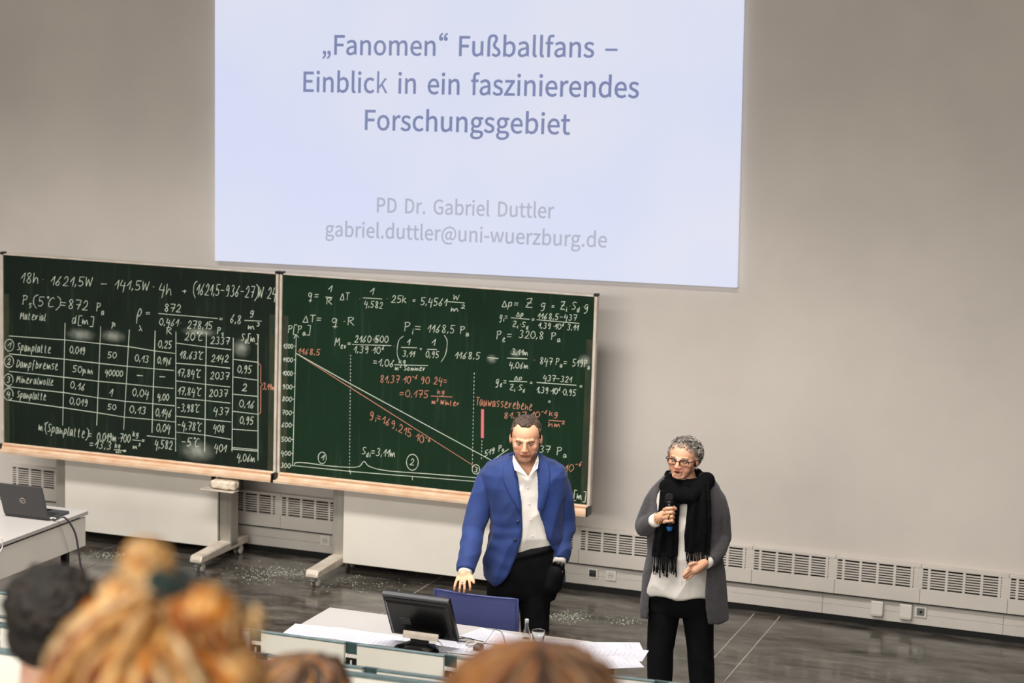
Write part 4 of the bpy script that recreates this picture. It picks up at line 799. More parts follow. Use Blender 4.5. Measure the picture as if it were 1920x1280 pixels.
class Fig:
    """a figure's own frame: r = to the image right, f = the way the body faces, up"""
    def __init__(s, u, v, Y, yaw=0):
        p = atY(u, v, Y); s.O = Vector((p.x, p.y, 0)); s.top = p.z
        c = Vector((-p.x, -p.y, 0)).normalized(); s.f = Matrix.Rotation(yaw, 3, 'Z') @ c
        s.c = c; s.r = Vector((-c.y, c.x, 0)); s.fr = Vector((-s.f.y, s.f.x, 0))
    def P(s, u, v, y=0):
        """point seen at pixel (u, v), y metres in front of the body's axis"""
        d = ray(u, v); t = ((s.O+s.c*y-CAM).dot(s.c))/d.dot(s.c); return CAM+d*t
    def L(s, x, y, z): return s.O+s.r*x+s.c*y+Vector((0, 0, z))
    def ring(s, v, ul, ur, df, db, n=28, o=None, pw=.8, yv=None):
        """closed (or, with o=(left, right), open in front) horizontal section whose outline is ul..ur at row v"""
        yv = df*.5 if yv is None else yv
        zc = s.P((ul+ur)/2, v, yv).z
        def X(u, y=0): return (s.P(u, v, y)-s.O).dot(s.r)
        xl, xr = X(ul), X(ur); xc, a = (xl+xr)/2, (xr-xl)/2; out = []
        def pt(t):
            cx_, sy_ = math.cos(t), math.sin(t)
            x = xc+a*math.copysign(abs(cx_)**pw, cx_); y = (df if sy_ > 0 else db)*math.copysign(abs(sy_)**pw, sy_); return s.L(x, y, zc)
        if o is None: return [pt(2*PI*k/n) for k in range(n)]
        def ang(u):
            q = max(-1, min(1, (X(u, df)-xc)/a)); return math.acos(math.copysign(abs(q)**(1/pw), q))
        t0, t1 = ang(o[0]), ang(o[1])      # t0 > t1 : go from the left opening edge round the back to the right one
        T0, T1 = t0, 2*PI+t1
        return [pt(T0+(T1-T0)*k/(n-1)) for k in range(n)]

def shell(rs, th):
    """open shell with thickness from open rings"""
    mb = MB(); n = len(rs[0]); out = []
    for r in rs:
        c = sum(r, Vector())/n; inn = []
        for k, p in enumerate(r):
            d = (c-p); d.z = 0; inn.append(p+d.normalized()*th)
        out.append(list(r)+list(reversed(inn)))
    return mb.rings(out)

def blobs_basis(c, f, tilt=0, roll=0, xs=1.0, zs=1.0):
    """head frame: x right (image), y front, z up, pitched forward by tilt"""
    x = Vector((-f.y, f.x, 0)); z = Vector((0, 0, 1)); z2 = z*math.cos(tilt)+f*math.sin(tilt); f2 = f*math.cos(tilt)-z*math.sin(tilt)
    if roll: x, z2 = x*math.cos(roll)+z2*math.sin(roll), z2*math.cos(roll)-x*math.sin(roll)
    B = Matrix((x*xs, f2, z2*zs)).transposed().to_4x4(); B.translation = c; return B

def head_prims(mb, B, k=1.0, jaw=1.0, fem=False, mouth_open=0):
    T = lambda x, y, z: B @ Vector((x*k, y*k, z*k)); R = B.to_3x3(); ax, ay, az = R.col[0]*k, R.col[1]*k, R.col[2]*k
    E = lambda c, r, n=20, m=14: mb.ell(T(*c), ax*r[0], ay*r[1], az*r[2], n, m)
    C = lambda a, ra, b, rb: mb.cap(T(*a), ra*k, T(*b), rb*k)
    E((0, -.012, .035), (.0765, .096, .083), 28, 18); E((0, .022, -.012), (.0665*jaw, .066, .082), 28, 18)
    E((0, .030, -.070), (.052*jaw, .050, .040)); E((0, .066, -.098), (.024*jaw, .018, .019))
    for s in (-1, 1):
        C((s*.049*jaw, -.010, -.052), .019, (s*.020, .062, -.096), .016)
        E((s*.036, .050, -.046), (.026, .024, .030))
        E((s*.042, .058, -.022), (.022, .020, .020)); C((s*.012, .086, .021), .008, (s*.042, .072, .022), .0075)
        E((s*.081, -.008, -.004), (.008, .018, .031)); E((s*.012, .098, -.034), (.009, .011, .008))
    C((0, .084, .016), .0095, (0, .104, -.024), .012); E((0, .109, -.029), (.0115, .010, .010))
    C((-.02, .083, -.058-mouth_open*.1), .0065, (.02, .083, -.058-mouth_open*.1), .0065); C((-.010, .089, -.0575), .0065, (.010, .089, -.0575), .0065)
    lo = -.070-mouth_open
    C((-.016, .084-mouth_open*.3, lo), .0072, (.016, .084-mouth_open*.3, lo), .0072)
    return T

def paint(me, B, k, base, lip, beard=None, blush=None, knuckle=None):
    at = me.color_attributes.new('Col', 'FLOAT_COLOR', 'POINT'); inv = B.inverted()
    b0, l0 = Vector(lin(base)[:3]), Vector(lin(lip)[:3]); bd = Vector(lin(beard)[:3]) if beard else None; bl = Vector(lin(blush)[:3]) if blush else None
    vals = []
    for v in me.vertices:
        q = (inv @ v.co)/k; c = b0.copy()
        if q.length < .2 and q.y > 0:
            if bl is not None:
                for s in (-1, 1):
                    w_ = math.exp(-((q.x-s*.045)**2+(q.z+.032)**2)/.0006); c = c.lerp(bl, .5*w_)
                c = c.lerp(bl, .45*math.exp(-((q.x)**2+(q.z+.03)**2)/.0002) if q.y > .1 else 0)
            if bd is not None:
                d_ = max(0, min(1, (-.050-q.z)/.02))*max(0, min(1, (q.z+.16)/.03))*(1 if abs(q.x) < .075 else 0); n_ = .5+.5*noise.noise(q*180)
                c = c.lerp(bd, .62*d_*(.55+.45*n_))
                c = c.lerp(bd, .25*math.exp(-((q.x/.024)**2+((q.z+.049)/.005)**2)))
            w_ = math.exp(-((q.x/.022)**4+((q.z+.064)/.0115)**4)); c = c.lerp(l0, .9*w_ if q.y > .07 else 0)
        else:
            c *= .97+.06*noise.noise(v.co*25)
        vals += [c.x, c.y, c.z, 1]
    at.data.foreach_set('color', vals)

def dent(me, B, k, spots):
    inv = B.inverted(); R = B.to_3x3()
    for v in me.vertices:
        q = (inv @ v.co)/k
        if q.length > .2: continue
        for (x, y, z), r, d in spots:
            w_ = ((q.x-x)**2+(q.y-y)**2+(q.z-z)**2)/r**2
            if w_ < 4: v.co -= R.col[1]*(d*k*math.exp(-w_))

def eyes(B, k, parent, brow, look=(0, -.2), lid=.55, bz=.026, tilt=0.0, bw=1.0):
    T = lambda x, y, z: B @ Vector((x*k, y*k, z*k)); R = B.to_3x3(); ax, ay, az = R.col[0]*k, R.col[1]*k, R.col[2]*k
    for s in (-1, 1):
        e = MB().ell(T(s*.031, .0715, .001), ax*.0125, ay*.0118, az*.0105*lid*1.4, 16, 12).build('eye', M['eye_w'], parent, True)
        MB().ell(T(s*.031+look[0]*.006, .0785, .001+look[1]*.006), ax*.0056, ay*.0052, az*.0056, 12, 8).build('iris', M['iris'], e, True)
        MB().tube([T(s*.031+t*.015, .0815-abs(t)*.006+.001, .0065*lid*1.3+.0015-abs(t)**2*.0045) for t in (-1, -.5, 0, .5, 1)], .0012*k, 6).build('upper_lid', M['brow_m'], e, True)
        MB().tube([T(s*.031+t*.021, .0905-abs(t)*.006-(.008 if t*s > 0 else 0)*abs(t), bz+(t*s)*tilt*.006-t*t*.002) for t in (-1, -.5, 0, .5, 1)], [.0022*k*bw, .0034*k*bw, .0034*k*bw, .003*k*bw, .0014*k*bw] if s > 0 else [.0014*k*bw, .003*k*bw, .0034*k*bw, .0034*k*bw, .0022*k*bw], 6).build('eyebrow', brow, parent, True)

def finger(mb, pts, r0=.0085, r1=.0068):
    n = len(pts)-1; return mb.chain([(p, r0+(r1-r0)*i/n) for i, p in enumerate(pts)], 10)

# ---------------- the man
mn = Fig(985, 830, 10.52)
man = empty('person', mn.O, 'man in blue blazer and open white shirt, looking down, one hand on the blue chair', 'person')
P = mn.P; k = 1.06
hc = P(986, 822.5, .06); f_ = Matrix.Rotation(math.radians(-3), 3, 'Z') @ mn.c
B = blobs_basis(hc, f_, math.radians(11), 0, 1.0, .93)
mb = MB(); T = head_prims(mb, B, k, 1.06)
mb.chain([(T(0, -.02, -.06), .060), (P(985, 872, .0), .064), (P(985, 895, -.02), .075)], 16)
mb.cap(P(986, 884, .03), .062, P(986, 905, .035), .06, 16)
# torso, arms, legs of the one continuous body
tor = [(885, 935, 1035, .07, .09), (910, 926, 1044, .09, .10), (950, 926, 1044, .10, .10), (1000, 930, 1040, .11, .10), (1045, 930, 1042, .10, .10), (1080, 935, 1040, .09, .11)]
mb.rings([mn.ring(v, a, b, d, e, 24) for v, a, b, d, e in tor])
SHr, ELr, WRr = P(920, 905, 0), P(891, 990, .07), P(872, 1070, .27)
SHl, ELl, WRl = P(1042, 908, 0), P(1061, 985, -.03), P(1050, 1050, .08)
mb.chain([(SHr, .040), (ELr, .036), (WRr, .028)]); mb.chain([(SHl, .040), (ELl, .036), (WRl, .028)])
zk = .50
for s in (-1, 1):
    mb.chain([(mn.L(s*.085, 0, .92), .085), (mn.L(s*.10-.01, .01, zk), .055), (mn.L(s*.115-.02, -.02, .10), .040)])
    mb.cap(mn.L(s*.12-.02, -.03, .05), .036, mn.L(s*.13-.02, .12, .035), .03)
# right hand spread on the chair back
kn = [P(u, v, y) for u, v, y in ((858, 1083, .33), (865, 1085, .345), (872, 1085, .35), (879, 1083, .345))]
ti = [[P(854.5, 1092, .375), P(852.5, 1099, .385), P(852, 1105, .375)], [P(863, 1094, .39), P(862, 1103, .40), P(861.5, 1109, .385)], [P(871, 1094, .39), P(871, 1104, .40), P(870, 1110, .385)], [P(880.5, 1092, .385), P(881.5, 1100, .395), P(881.5, 1106, .38)]]
mb.cap(WRr, .029, P(869, 1078, .315), .030)
for a in kn: mb.cap(P(869, 1076, .30), .019, a, .0108)
for a, t in zip(kn, ti): finger(mb, [a]+t, .0090, .0072)
finger(mb, [P(879, 1076, .31), P(886, 1083, .35), P(888.5, 1092, .37)], .012, .009)
# left hand in the pocket, thumb outside
mb.cap(WRl, .026, P(1046, 1070, .10), .026); mb.cap(P(1046, 1070, .10), .026, P(1042, 1082, .10), .026)
finger(mb, [P(1050, 1064, .12), P(1053, 1071, .135), P(1051, 1078, .135)], .010, .009)
for dx in (-4, 0, 4, 8): finger(mb, [P(1044+dx, 1072, .11), P(1040+dx, 1084, .10), P(1038+dx, 1092, .09)], .0105, .009)
me = remesh(mb, .0045, 2)
dent(me, B, k, [((s*.031, .085, .003), .017, .009) for s in (-1, 1)]+[((0, .09, -.0645), .006, .002), ((0, .088, -.083), .012, .003)])
paint(me, B, k, 'D39D7E', 'A45E4E', '5E3C2A', 'CC8468')
body = link('body', me, M['skin_m'], man, True)
eyes(B, k, man, M['brow_m'], (0, -.6), .34, .0165, .35, 1.0)
MB().tube([T(-.023, .0895, -.0655), T(-.01, .094, -.0645), T(0, .0945, -.0655), T(.01, .094, -.0645), T(.023, .0895, -.0655)], .0016, 6).build('mouth_line', M['mouth'], man, True)
# hair: short, dark, combed back
hb = MB(); R = B.to_3x3(); ax, ay, az = R.col[0]*k, R.col[1]*k, R.col[2]*k
hb.ell(T(0, -.034, .050), ax*.0805, ay*.090, az*.078, 28, 18)
hb.ell(T(0, -.05, .0), ax*.079, ay*.066, az*.075, 24, 16)
for s in (-1, 1): hb.cap(T(s*.069, .010, .055), .014*k, T(s*.0775, .004, .004), .0045*k)
for i in range(30):
    t = -1+2*i/29; hb.cap(T(t*.055, .050-.030*t*t, .099-.018*t*t), (.0085+.002*math.sin(i*2.3))*k, T(t*.052, -.02, .118-.022*t*t), .013*k, 8)
me = remesh(hb, .0035, 1); noise_disp(me, .003, 60)
Bi = B.inverted()
for v in me.vertices:
    q = (Bi @ v.co)/k
    if q.y > .0 and q.z > .05:
        tmp_ = math.exp(-((abs(q.x)-.045)/.016)**2)*max(0, min(1, (q.y)/.05)); v.co -= R.col[1]*(.022*tmp_*k)
        v.co += R.col[2]*(.004*noise.noise(Vector((q.x*90, q.y*20, q.z*20))))
link('hair', me, M['hair_m'], man, True)
# shirt
sr = [(868, 958, 1013, .055, .085), (880, 940, 1030, .085, .10), (895, 922, 1050, .115, .115), (925, 915, 1056, .128, .12), (965, 920, 1050, .13, .115), (1005, 925, 1048, .132, .11), (1030, 928, 1044, .112, .105), (1052, 930, 1042, .105, .10)]
sm = MB().rings([mn.ring(v, a, b, d, e, 32) for v, a, b, d, e in sr])
me = remesh(sm, .006, 3)
# open neck: push the shirt in where the collar stands open
for v in me.vertices:
    q = v.co-P(985, 872, .05)
    if abs(q.dot(mn.r)) < .045 and q.z > -.045 and q.dot(mn.c) > -.06: v.co -= mn.c*max(0, .05*(1-abs(q.dot(mn.r))/.045))*min(1, max(0, (q.z+.045)/.04))
crease(me, .016, 10, Vector((.5, 0, .85)).normalized(), 2.8)
ap = P(990, 894, .13); bmx = bmesh.new(); bmx.from_mesh(me); dl = []
for fc in bmx.faces:
    q = fc.calc_center_median()-ap; x_, z_ = q.dot(mn.r), q.z
    if z_ > 0 and abs(x_) < z_*.62+.002 and q.dot(mn.c) > -.14: dl.append(fc)
bmesh.ops.delete(bmx, geom=dl, context='FACES'); bmx.to_mesh(me); bmx.free()
shirt = link('shirt', me, M['shirt'], man, True)
bshirt = bvh_of(me, mn.O)
def hit(bv, u, v, off=.003):
    d = ray(u, v).normalized(); h = bv.ray_cast(CAM, d)
    return (h[0]-d*off) if h[0] is not None else None
def skin_strip(name, bv, poly, m, parent, off=.004, th=.004, fallback=None, smooth=True, sub=6):
    """a cloth piece lying on a surface: quad strip between two pixel polylines"""
    A, Bq = poly; rows = []
    for (a, b) in zip(A, Bq):
        row = []
        for j in range(sub+1):
            t = j/sub; u, v = a[0]+(b[0]-a[0])*t, a[1]+(b[1]-a[1])*t; h = hit(bv, u, v, off)
            row.append(h if h is not None else (rows[-1][j]-Vector((0, 0, .01)) if rows else fallback))
        rows.append(row)
    mb = MB(); n = sub+1; vs = [p for r in rows for p in r]; back = [p-mn.c*th for p in vs]; K = len(vs); fs = []
    for i in range(len(rows)-1):
        for j in range(sub): a = i*n+j; fs.append((a, a+1, a+n+1, a+n)); fs.append((K+a, K+a+n, K+a+n+1, K+a+1))
        fs += [(i*n, (i+1)*n, K+(i+1)*n, K+i*n), (i*n+sub, K+i*n+sub, K+(i+1)*n+sub, (i+1)*n+sub)]
    for j in range(sub): fs.append((j, K+j, K+j+1, j+1)); q = (len(rows)-1)*n; fs.append((q+j, q+j+1, K+q+j+1, K+q+j))
    return mb.add(vs+back, fs).build(name, m, parent, smooth)
# collar wings standing over the jacket
for pts in (((962, 852, .06), (961, 864, .10), (965, 881, .145), (970, 883, .15), (971, 868, .135), (990, 893, .15)), ((1009, 852, .06), (1010, 864, .10), (1008, 878, .145), (1004, 881, .15), (1003, 868, .135), (991, 894, .15))):
    a = [P(*p) for p in pts]
    MB().add([a[0], a[1], a[2], a[3], a[4], a[5]]+[q-mn.c*.012 for q in a], [(0, 1, 4), (1, 2, 3), (1, 3, 4), (3, 5, 4), (6, 10, 7), (7, 9, 8), (7, 10, 9), (9, 10, 11), (0, 6, 7, 1), (1, 7, 8, 2), (2, 8, 9, 3), (3, 9, 11, 5), (4, 5, 11, 10), (0, 4, 10, 6)]).build('collar', M['shirt'], man)
for v in (915, 945, 975, 1005):
    h = hit(bshirt, 988+(v-900)*.10, v, .001)
    if h: MB().ell(h, mn.r*.0055, mn.c*.002, Vector((0, 0, .0055)), 10, 6).build('shirt_button', M['table_edge'], shirt, True)
# trousers
def slant(r, k_): return [p+Vector((0, 0, ((p-mn.P(985, 1035)).dot(mn.r))*k_)) for p in r]
tm = MB(); tm.rings([slant(mn.ring(v, a, b, d, e, 28), k_) for v, a, b, d, e, k_ in ((1029, 927, 1044, .138, .115, .26), (1052, 925, 1046, .135, .118, .12), (1080, 924, 1046, .122, .12, 0), (1110, 924, 1044, .10, .12, 0), (1125, 930, 1040, .08, .10, 0))])
tm.cap(P(1045, 1071, .110), .039, P(1036, 1098, .085), .048, 16)
for s in (-1, 1):
    tm.chain([(mn.L(s*.085-.005, .0, .92), .098), (mn.L(s*.095-.01, .01, .72), .086), (mn.L(s*.10-.01, .02, zk), .070), (mn.L(s*.112-.02, -.01, .30), .062), (mn.L(s*.118-.02, -.015, .09), .060)], 18)
me = remesh(tm, .009, 3); crease(me, .010, 7, Vector((0, 0, 1)), 2)
link('trousers', me, M['trouser'], man, True)
for v0 in (0,):
    bt_ = MB().rings([slant(mn.ring(v, 924, 1048, .147, .122, 28), .26) for v in (1031, 1041)]).build('belt', M['trouser'], man, True)
for s in (-1, 1):
    q = MB().cap(mn.L(s*.12-.02, -.05, .045), .043, mn.L(s*.135-.02, .14, .036), .036, 14).ell(mn.L(s*.13-.02, .10, .03), mn.r*.045, mn.c*.10, Vector((0, 0, .03)))
    me = remesh(q, .007, 2); link('shoe', me, M['shoe'], man, True)
# blazer
jr = [(858, 952, 1018, .05, .10, 962, 1010), (866, 935, 1036, .075, .115, 963, 1011), (876, 914, 1054, .10, .125, 965, 1011), (892, 904, 1064, .125, .135, 968, 1011), (915, 907, 1062, .142, .135, 971, 1011), (940, 915, 1058, .148, .13, 975, 1012), (965, 920, 1055, .15, .125, 977, 1015),
      (985, 921, 1055, .15, .125, 977, 1022), (1010, 918, 1057, .152, .125, 973, 1034), (1035, 912, 1058, .152, .13, 967, 1046), (1060, 908, 1056, .15, .135, 957, 1053), (1078, 908, 1056, .15, .14, 949, 1054), (1090, 908, 1058, .148, .14, 938, 1054), (1096, 912, 1056, .145, .14, 928, 1052)]
jm = shell([mn.ring(v, a, b, d, e, 44, (o1, o2)) for v, a, b, d, e, o1, o2 in jr], .014)
jm.chain([(P(920, 888, -.01), .050), (P(911, 905, 0), .058), (P(903, 935, .02), .060), (P(893, 975, .06), .061), (P(888, 995, .08), .060), (P(882, 1030, .17), .053)], 20); jm.tube([P(882, 1030, .17), P(877, 1050, .22), P(873.5, 1069, .265)], [.053, .049, .0455], 20)
jm.chain([(P(1044, 891, -.01), .050), (P(1050, 908, 0), .055), (P(1055, 940, -.01), .055), (P(1059, 975, -.02), .056), (P(1060, 992, -.01), .058), (P(1055, 1018, .03), .052)], 20); jm.tube([P(1055, 1018, .03), P(1053, 1034, .06), P(1050.5, 1047, .085)], [.052, .047, .042], 20)
me = remesh(jm, .0055, 2)
for v in me.vertices:                       # folds at elbows and waist
    q = v.co; z = (q-mn.O).z
    v.co += (q-mn.L(0, 0, z)).normalized()*.0022*math.sin(z*70+4*noise.noise(q*6))*max(0, 1-abs((z-1.12)/.28))
crease(me, .016, 9, Vector((.3, 0, .95)).normalized(), 2.4)
jk = link('blazer', me, M['suit'], man, True)
bj = bvh_of(me, mn.O)
lap1 = ([(961, 853), (962, 862), (965, 880), (969, 905), (973, 930), (976, 950), (976.5, 960)], [(950, 858), (944, 868), (942, 888), (944, 903), (957, 930), (970, 952), (976, 961)])
skin_strip('lapel', bj, lap1, M['suit_dk'], jk, .006, .006, P(961, 853, .08))
lap2 = ([(1010, 854), (1011, 863), (1012, 880), (1012, 905), (1012, 930), (1012, 952), (1013, 968)], [(1022, 858), (1029, 868), (1032, 887), (1031, 903), (1026, 930), (1020, 952), (1014, 969)])
skin_strip('lapel', bj, lap2, M['suit_dk'], jk, .006, .006, P(1011, 855, .08))
for u, v in ((971, 978), (966, 1012)):
    h = hit(bj, u, v, .002)
    if h: MB().ell(h, mn.r*.010, mn.c*.004, Vector((0, 0, .010)), 14, 8).build('blazer_button', M['button'], jk, True)
for a, b in (((872.8, 1071), (871.5, 1078)), ((1050, 1047), (1048.5, 1055))):
    y_ = .27 if a[0] < 900 else .085; r_ = .040 if a[0] < 900 else .037
    MB().tube([P(a[0], a[1]-4, y_-.01), P(a[0], a[1], y_), P(b[0], b[1], y_+.02)], r_, 18).build('shirt_cuff', M['shirt'], man, True)
wt = MB().tube([P(1048.5, 1057, .108), P(1047.5, 1061.5, .116)], .0345, 18).build('watch', M['black_gl'], man, True)
wq = P(1054, 1060, .145); MB().ell(wq, mn.r*.014, mn.c*.007, Vector((0, 0, .015)), 14, 8).build('watch_face', M['black_gl'], wt, True)

# ---------------- the woman
wn = Fig(1282, 860, 11.30)
wom = empty('person', wn.O, 'woman with short grey curls, glasses, black scarf and grey cardigan, speaking into a microphone', 'person')
P = wn.P; k = 1.04
hc = P(1280.5, 860, .04); f_ = Matrix.Rotation(math.radians(-17), 3, 'Z') @ wn.c
B = blobs_basis(hc, f_, math.radians(2), math.radians(-3), 1.05, .90)
mb = MB(); T = head_prims(mb, B, k, 1.05, True, .009)
mb.chain([(T(0, -.02, -.06), .056), (P(1287, 900, .0), .062), (P(1287, 925, -.02), .08)], 16)
mb.rings([wn.ring(v, a, b, d, e, 24) for v, a, b, d, e in ((905, 1245, 1330, .07, .09), (930, 1230, 1345, .10, .11), (975, 1228, 1340, .12, .11), (1030, 1232, 1335, .12, .10), (1080, 1225, 1340, .12, .12), (1120, 1222, 1338, .11, .12))])
SHr, ELr, WRr = P(1236, 936, 0), P(1210, 986, -.0), P(1234, 973, .18)
SHl, ELl, WRl = P(1334, 936, 0), P(1352, 1008, -.02), P(1319, 1056, .18)
mb.chain([(SHr, .04), (ELr, .036), (WRr, .027)]); mb.chain([(SHl, .04), (ELl, .036), (WRl, .027)])
for s, (u0, u1, u2) in ((-1, (1245, 1238, 1237)), (1, (1309, 1313, 1316))):
    X_ = lambda u, v: (P(u, v, 0)-wn.O).dot(wn.r)
    mb.chain([(wn.L(X_(u0, 1150), 0, P(u0, 1145, 0).z), .075), (wn.L(X_(u1, 1215), 0, P(u1, 1215, 0).z), .055), (wn.L(X_(u2, 1275)+s*.010, -.01, .09), .038)])
    mb.cap(wn.L(X_(u2, 1275)+s*.012, -.03, .045), .033, wn.L(X_(u2, 1275)+s*.02, .12, .033), .028)
# hand round the microphone
m0, m1 = P(1255.5, 926, .235), P(1255.5, 992, .215); md = (m1-m0).normalized()
palm = P(1247, 965, .205)
mb.cap(WRr, .027, P(1240, 968, .195), .031); mb.cap(P(1240, 968, .195), .031, palm, .031)
for i, v in enumerate((953, 961, 969, 977)):
    c0 = P(1255.5, v, .23)
    finger(mb, [P(1245, v+2, .235), P(1251, v, .262), P(1260, v-1, .262), P(1265-i*.8, v+1, .240), P(1261, v+2, .222)], .0105-.0004*i, .0088)
finger(mb, [P(1246, 957, .205), P(1254, 949, .20), P(1263, 950, .215), P(1267, 954, .23)], .012, .0095)
# gesturing left hand
mb.cap(WRl, .027, P(1311, 1062, .21), .030); mb.cap(P(1311, 1062, .21), .030, P(1302, 1067, .235), .032)
for i, (a, b, c_) in enumerate((((1296, 1062, .25), (1289, 1067, .27), (1284, 1073, .27)), ((1295, 1067, .255), (1287, 1073, .275), (1281, 1079, .272)), ((1296, 1072, .25), (1289, 1078, .265), (1283, 1083, .262)), ((1299, 1076, .24), (1293, 1082, .255), (1288, 1086, .25)))):
    finger(mb, [P(1304, 1066+i*2, .23), P(*a), P(*b), P(*c_)], .011, .0085)
finger(mb, [P(1309, 1058, .22), P(1301, 1055, .25), P(1293, 1058, .27)], .0125, .0095)
me = remesh(mb, .0045, 2)
dent(me, B, k, [((s*.031, .085, .003), .017, .008) for s in (-1, 1)]+[((0, .088, -.067), .0085, .010)])
paint(me, B, k, 'D39E80', 'AC524A', None, 'CC7C66')
link('body', me, M['skin_m'], wom, True)
eyes(B, k, wom, M['brow_w'], (-.3, -.2), .6, .029, -.2, .6)
R = B.to_3x3(); ax, ay, az = R.col[0]*k, R.col[1]*k, R.col[2]*k
MB().ell(T(0, .082, -.0685), ax*.014, ay*.008, az*.0062, 14, 8).build('open_mouth', M['mouth'], wom, True)
MB().cap(T(.08, .0, -.036), .004, T(.081, .002, -.05), .006, 8).build('earring', M['steel'], wom, True)
# spectacles
gp = MB()
for s in (-1, 1):
    gp.tube([T(s*.033+.0245*math.cos(t)*(1.05 if s*math.cos(t) > 0 else .95), .0985-abs(s*.033+.024*math.cos(t))*.17, -.001+.0195*math.copysign(abs(math.sin(t))**.7, math.sin(t))) for t in [2*PI*i/28 for i in range(29)]], [.0034 if math.sin(2*PI*i/28) > -.1 else .0018 for i in range(29)], 6)
    gp.tube([T(s*.0585, .089, .008), T(s*.074, .075, .010), T(s*.083, .01, .008), T(s*.082, -.02, .0)], .0028, 6)
gp.tube([T(-.0095, .0975, .004), T(0, .1, .0065), T(.0095, .0975, .004)], .0030, 6)
gl = gp.build('glasses', M['frame_w'], wom, True)
for s in (-1, 1): MB().ell(T(s*.033, .0935, .001), ax*.0235, ay*.0006, az*.016, 20, 8).build('lens', M['lens'], gl, True)
# curls: every curl a small spiral tube, joined as one head of hair
hm = MB(); cols = []
hm.ell(T(0, -.028, .050), ax*.080, ay*.090, az*.078, 26, 16); hm.ell(T(.012, -.045, .0), ax*.080, ay*.062, az*.070, 22, 14)
nb = len(hm.v); cols += [Vector((.045, .038, .034))]*nb
for i in range(1000):
    th_ = rnd.uniform(0, 2*PI); ph = math.acos(rnd.uniform(-.45, 1)); d = Vector((math.sin(ph)*math.cos(th_), math.sin(ph)*math.sin(th_), math.cos(ph)))
    c_ = Vector((.006+.083*d.x, -.026+.094*d.y, .040+.088*d.z))
    if c_.y > .028 and c_.z < .088-.3*abs(c_.x): continue
    if c_.y > -.005 and c_.z < .02: continue
    c_ += d*rnd.uniform(-.002, .014); e1 = d.orthogonal().normalized(); e1 = Matrix.Rotation(rnd.uniform(0, 6.28), 3, d) @ e1; e2 = d.cross(e1); rr = rnd.uniform(.005, .009); k0 = len(hm.v)
    hm.tube([T(*(c_+e1*(rr*math.cos(t*.9))+(d*.6+e2*.8)*(rr*math.sin(t*.9))+e2*(.0015*t))) for t in range(9)], .0017, 4, False)
    g_ = rnd.choice([(.12, .10, .085), (.24, .21, .18), (.33, .30, .27), (.18, .15, .125), (.42, .39, .35)]); cols += [Vector(g_)]*(len(hm.v)-k0)
me = hm.mesh(); at = me.color_attributes.new('Col', 'FLOAT_COLOR', 'POINT'); at.data.foreach_set('color', [x for c_ in cols for x in (c_.x, c_.y, c_.z, 1)])
link('hair', me, M['hair_w'], wom, True)
# shirt, trousers, shoes
sm = MB().rings([wn.ring(v, a, b, d, e, 32) for v, a, b, d, e in ((898, 1262, 1312, .06, .08), (910, 1243, 1330, .09, .10), (930, 1230, 1346, .12, .115), (975, 1222, 1347, .145, .12), (1030, 1217, 1342, .15, .12), (1080, 1211, 1338, .152, .13), (1108, 1209, 1336, .15, .135), (1116, 1210, 1335, .148, .135))])
me = remesh(sm, .006, 2)
for v in me.vertices:
    q = v.co-wn.O
    if q.z < .95: v.co.z -= .003*math.sin(q.dot(wn.r)*30+1)*max(0, (.95-q.z)/.1)
crease(me, .018, 9, Vector((.2, 0, 1)).normalized(), 2.2)
wshirt = link('shirt', me, M['shirt'], wom, True); bws = bvh_of(me, wn.O)
mn_c = mn.c; mn.c = wn.c
for du in (-4, 4):
    pl = [hit(bws, 1285+du+(v-935)*-.015, v, .0005) for v in range(940, 1108, 12)]
    MB().tube([q_ for q_ in pl if q_ is not None], .0016, 6).build('placket_seam', M['shirt'], wshirt, True)
for v in (950, 985, 1020, 1055, 1088):
    q_ = hit(bws, 1284, v, .001)
    if q_ is not None: MB().ell(q_, wn.r*.005, wn.c*.002, Vector((0, 0, .005)), 10, 6).build('shirt_button', M['table_edge'], wshirt, True)
tm = MB().rings([wn.ring(v, a, b, d, e, 28) for v, a, b, d, e in ((1095, 1216, 1333, .128, .12), (1120, 1212, 1338, .125, .135), (1145, 1212, 1341, .11, .135), (1155, 1216, 1338, .09, .11))])
xa = lambda u, v: (P(u, v, 0)-wn.O).dot(wn.r)
for u0, u1, u2, s in ((1245, 1238, 1237, -1), (1309, 1313, 1316, 1)):
    z1, z2 = P(u1, 1215, 0).z, P(u2, 1275, 0).z
    tm.chain([(wn.L(xa(u0, 1150), 0, P(u0, 1145, 0).z), .094), (wn.L(xa(u0*.5+u1*.5, 1180), .0, P(u1, 1180, 0).z), .086), (wn.L(xa(u1, 1215), .01, z1), .074), (wn.L(xa(u2, 1275), .0, z2), .072), (wn.L(xa(u2, 1275)+s*.012, -.01, .08), .066)], 18)
me = remesh(tm, .009, 3); crease(me, .010, 7, Vector((0, 0, 1)), 2)
link('trousers', me, M['trouser'], wom, True)
for s in (-1, 1):
    x_ = xa(1237 if s < 0 else 1316, 1275); q = MB().cap(wn.L(x_+s*.012, -.05, .042), .042, wn.L(x_+s*.025, .13, .034), .034, 14)
    link('shoe', remesh(q, .007, 2), M['shoe'], wom, True)
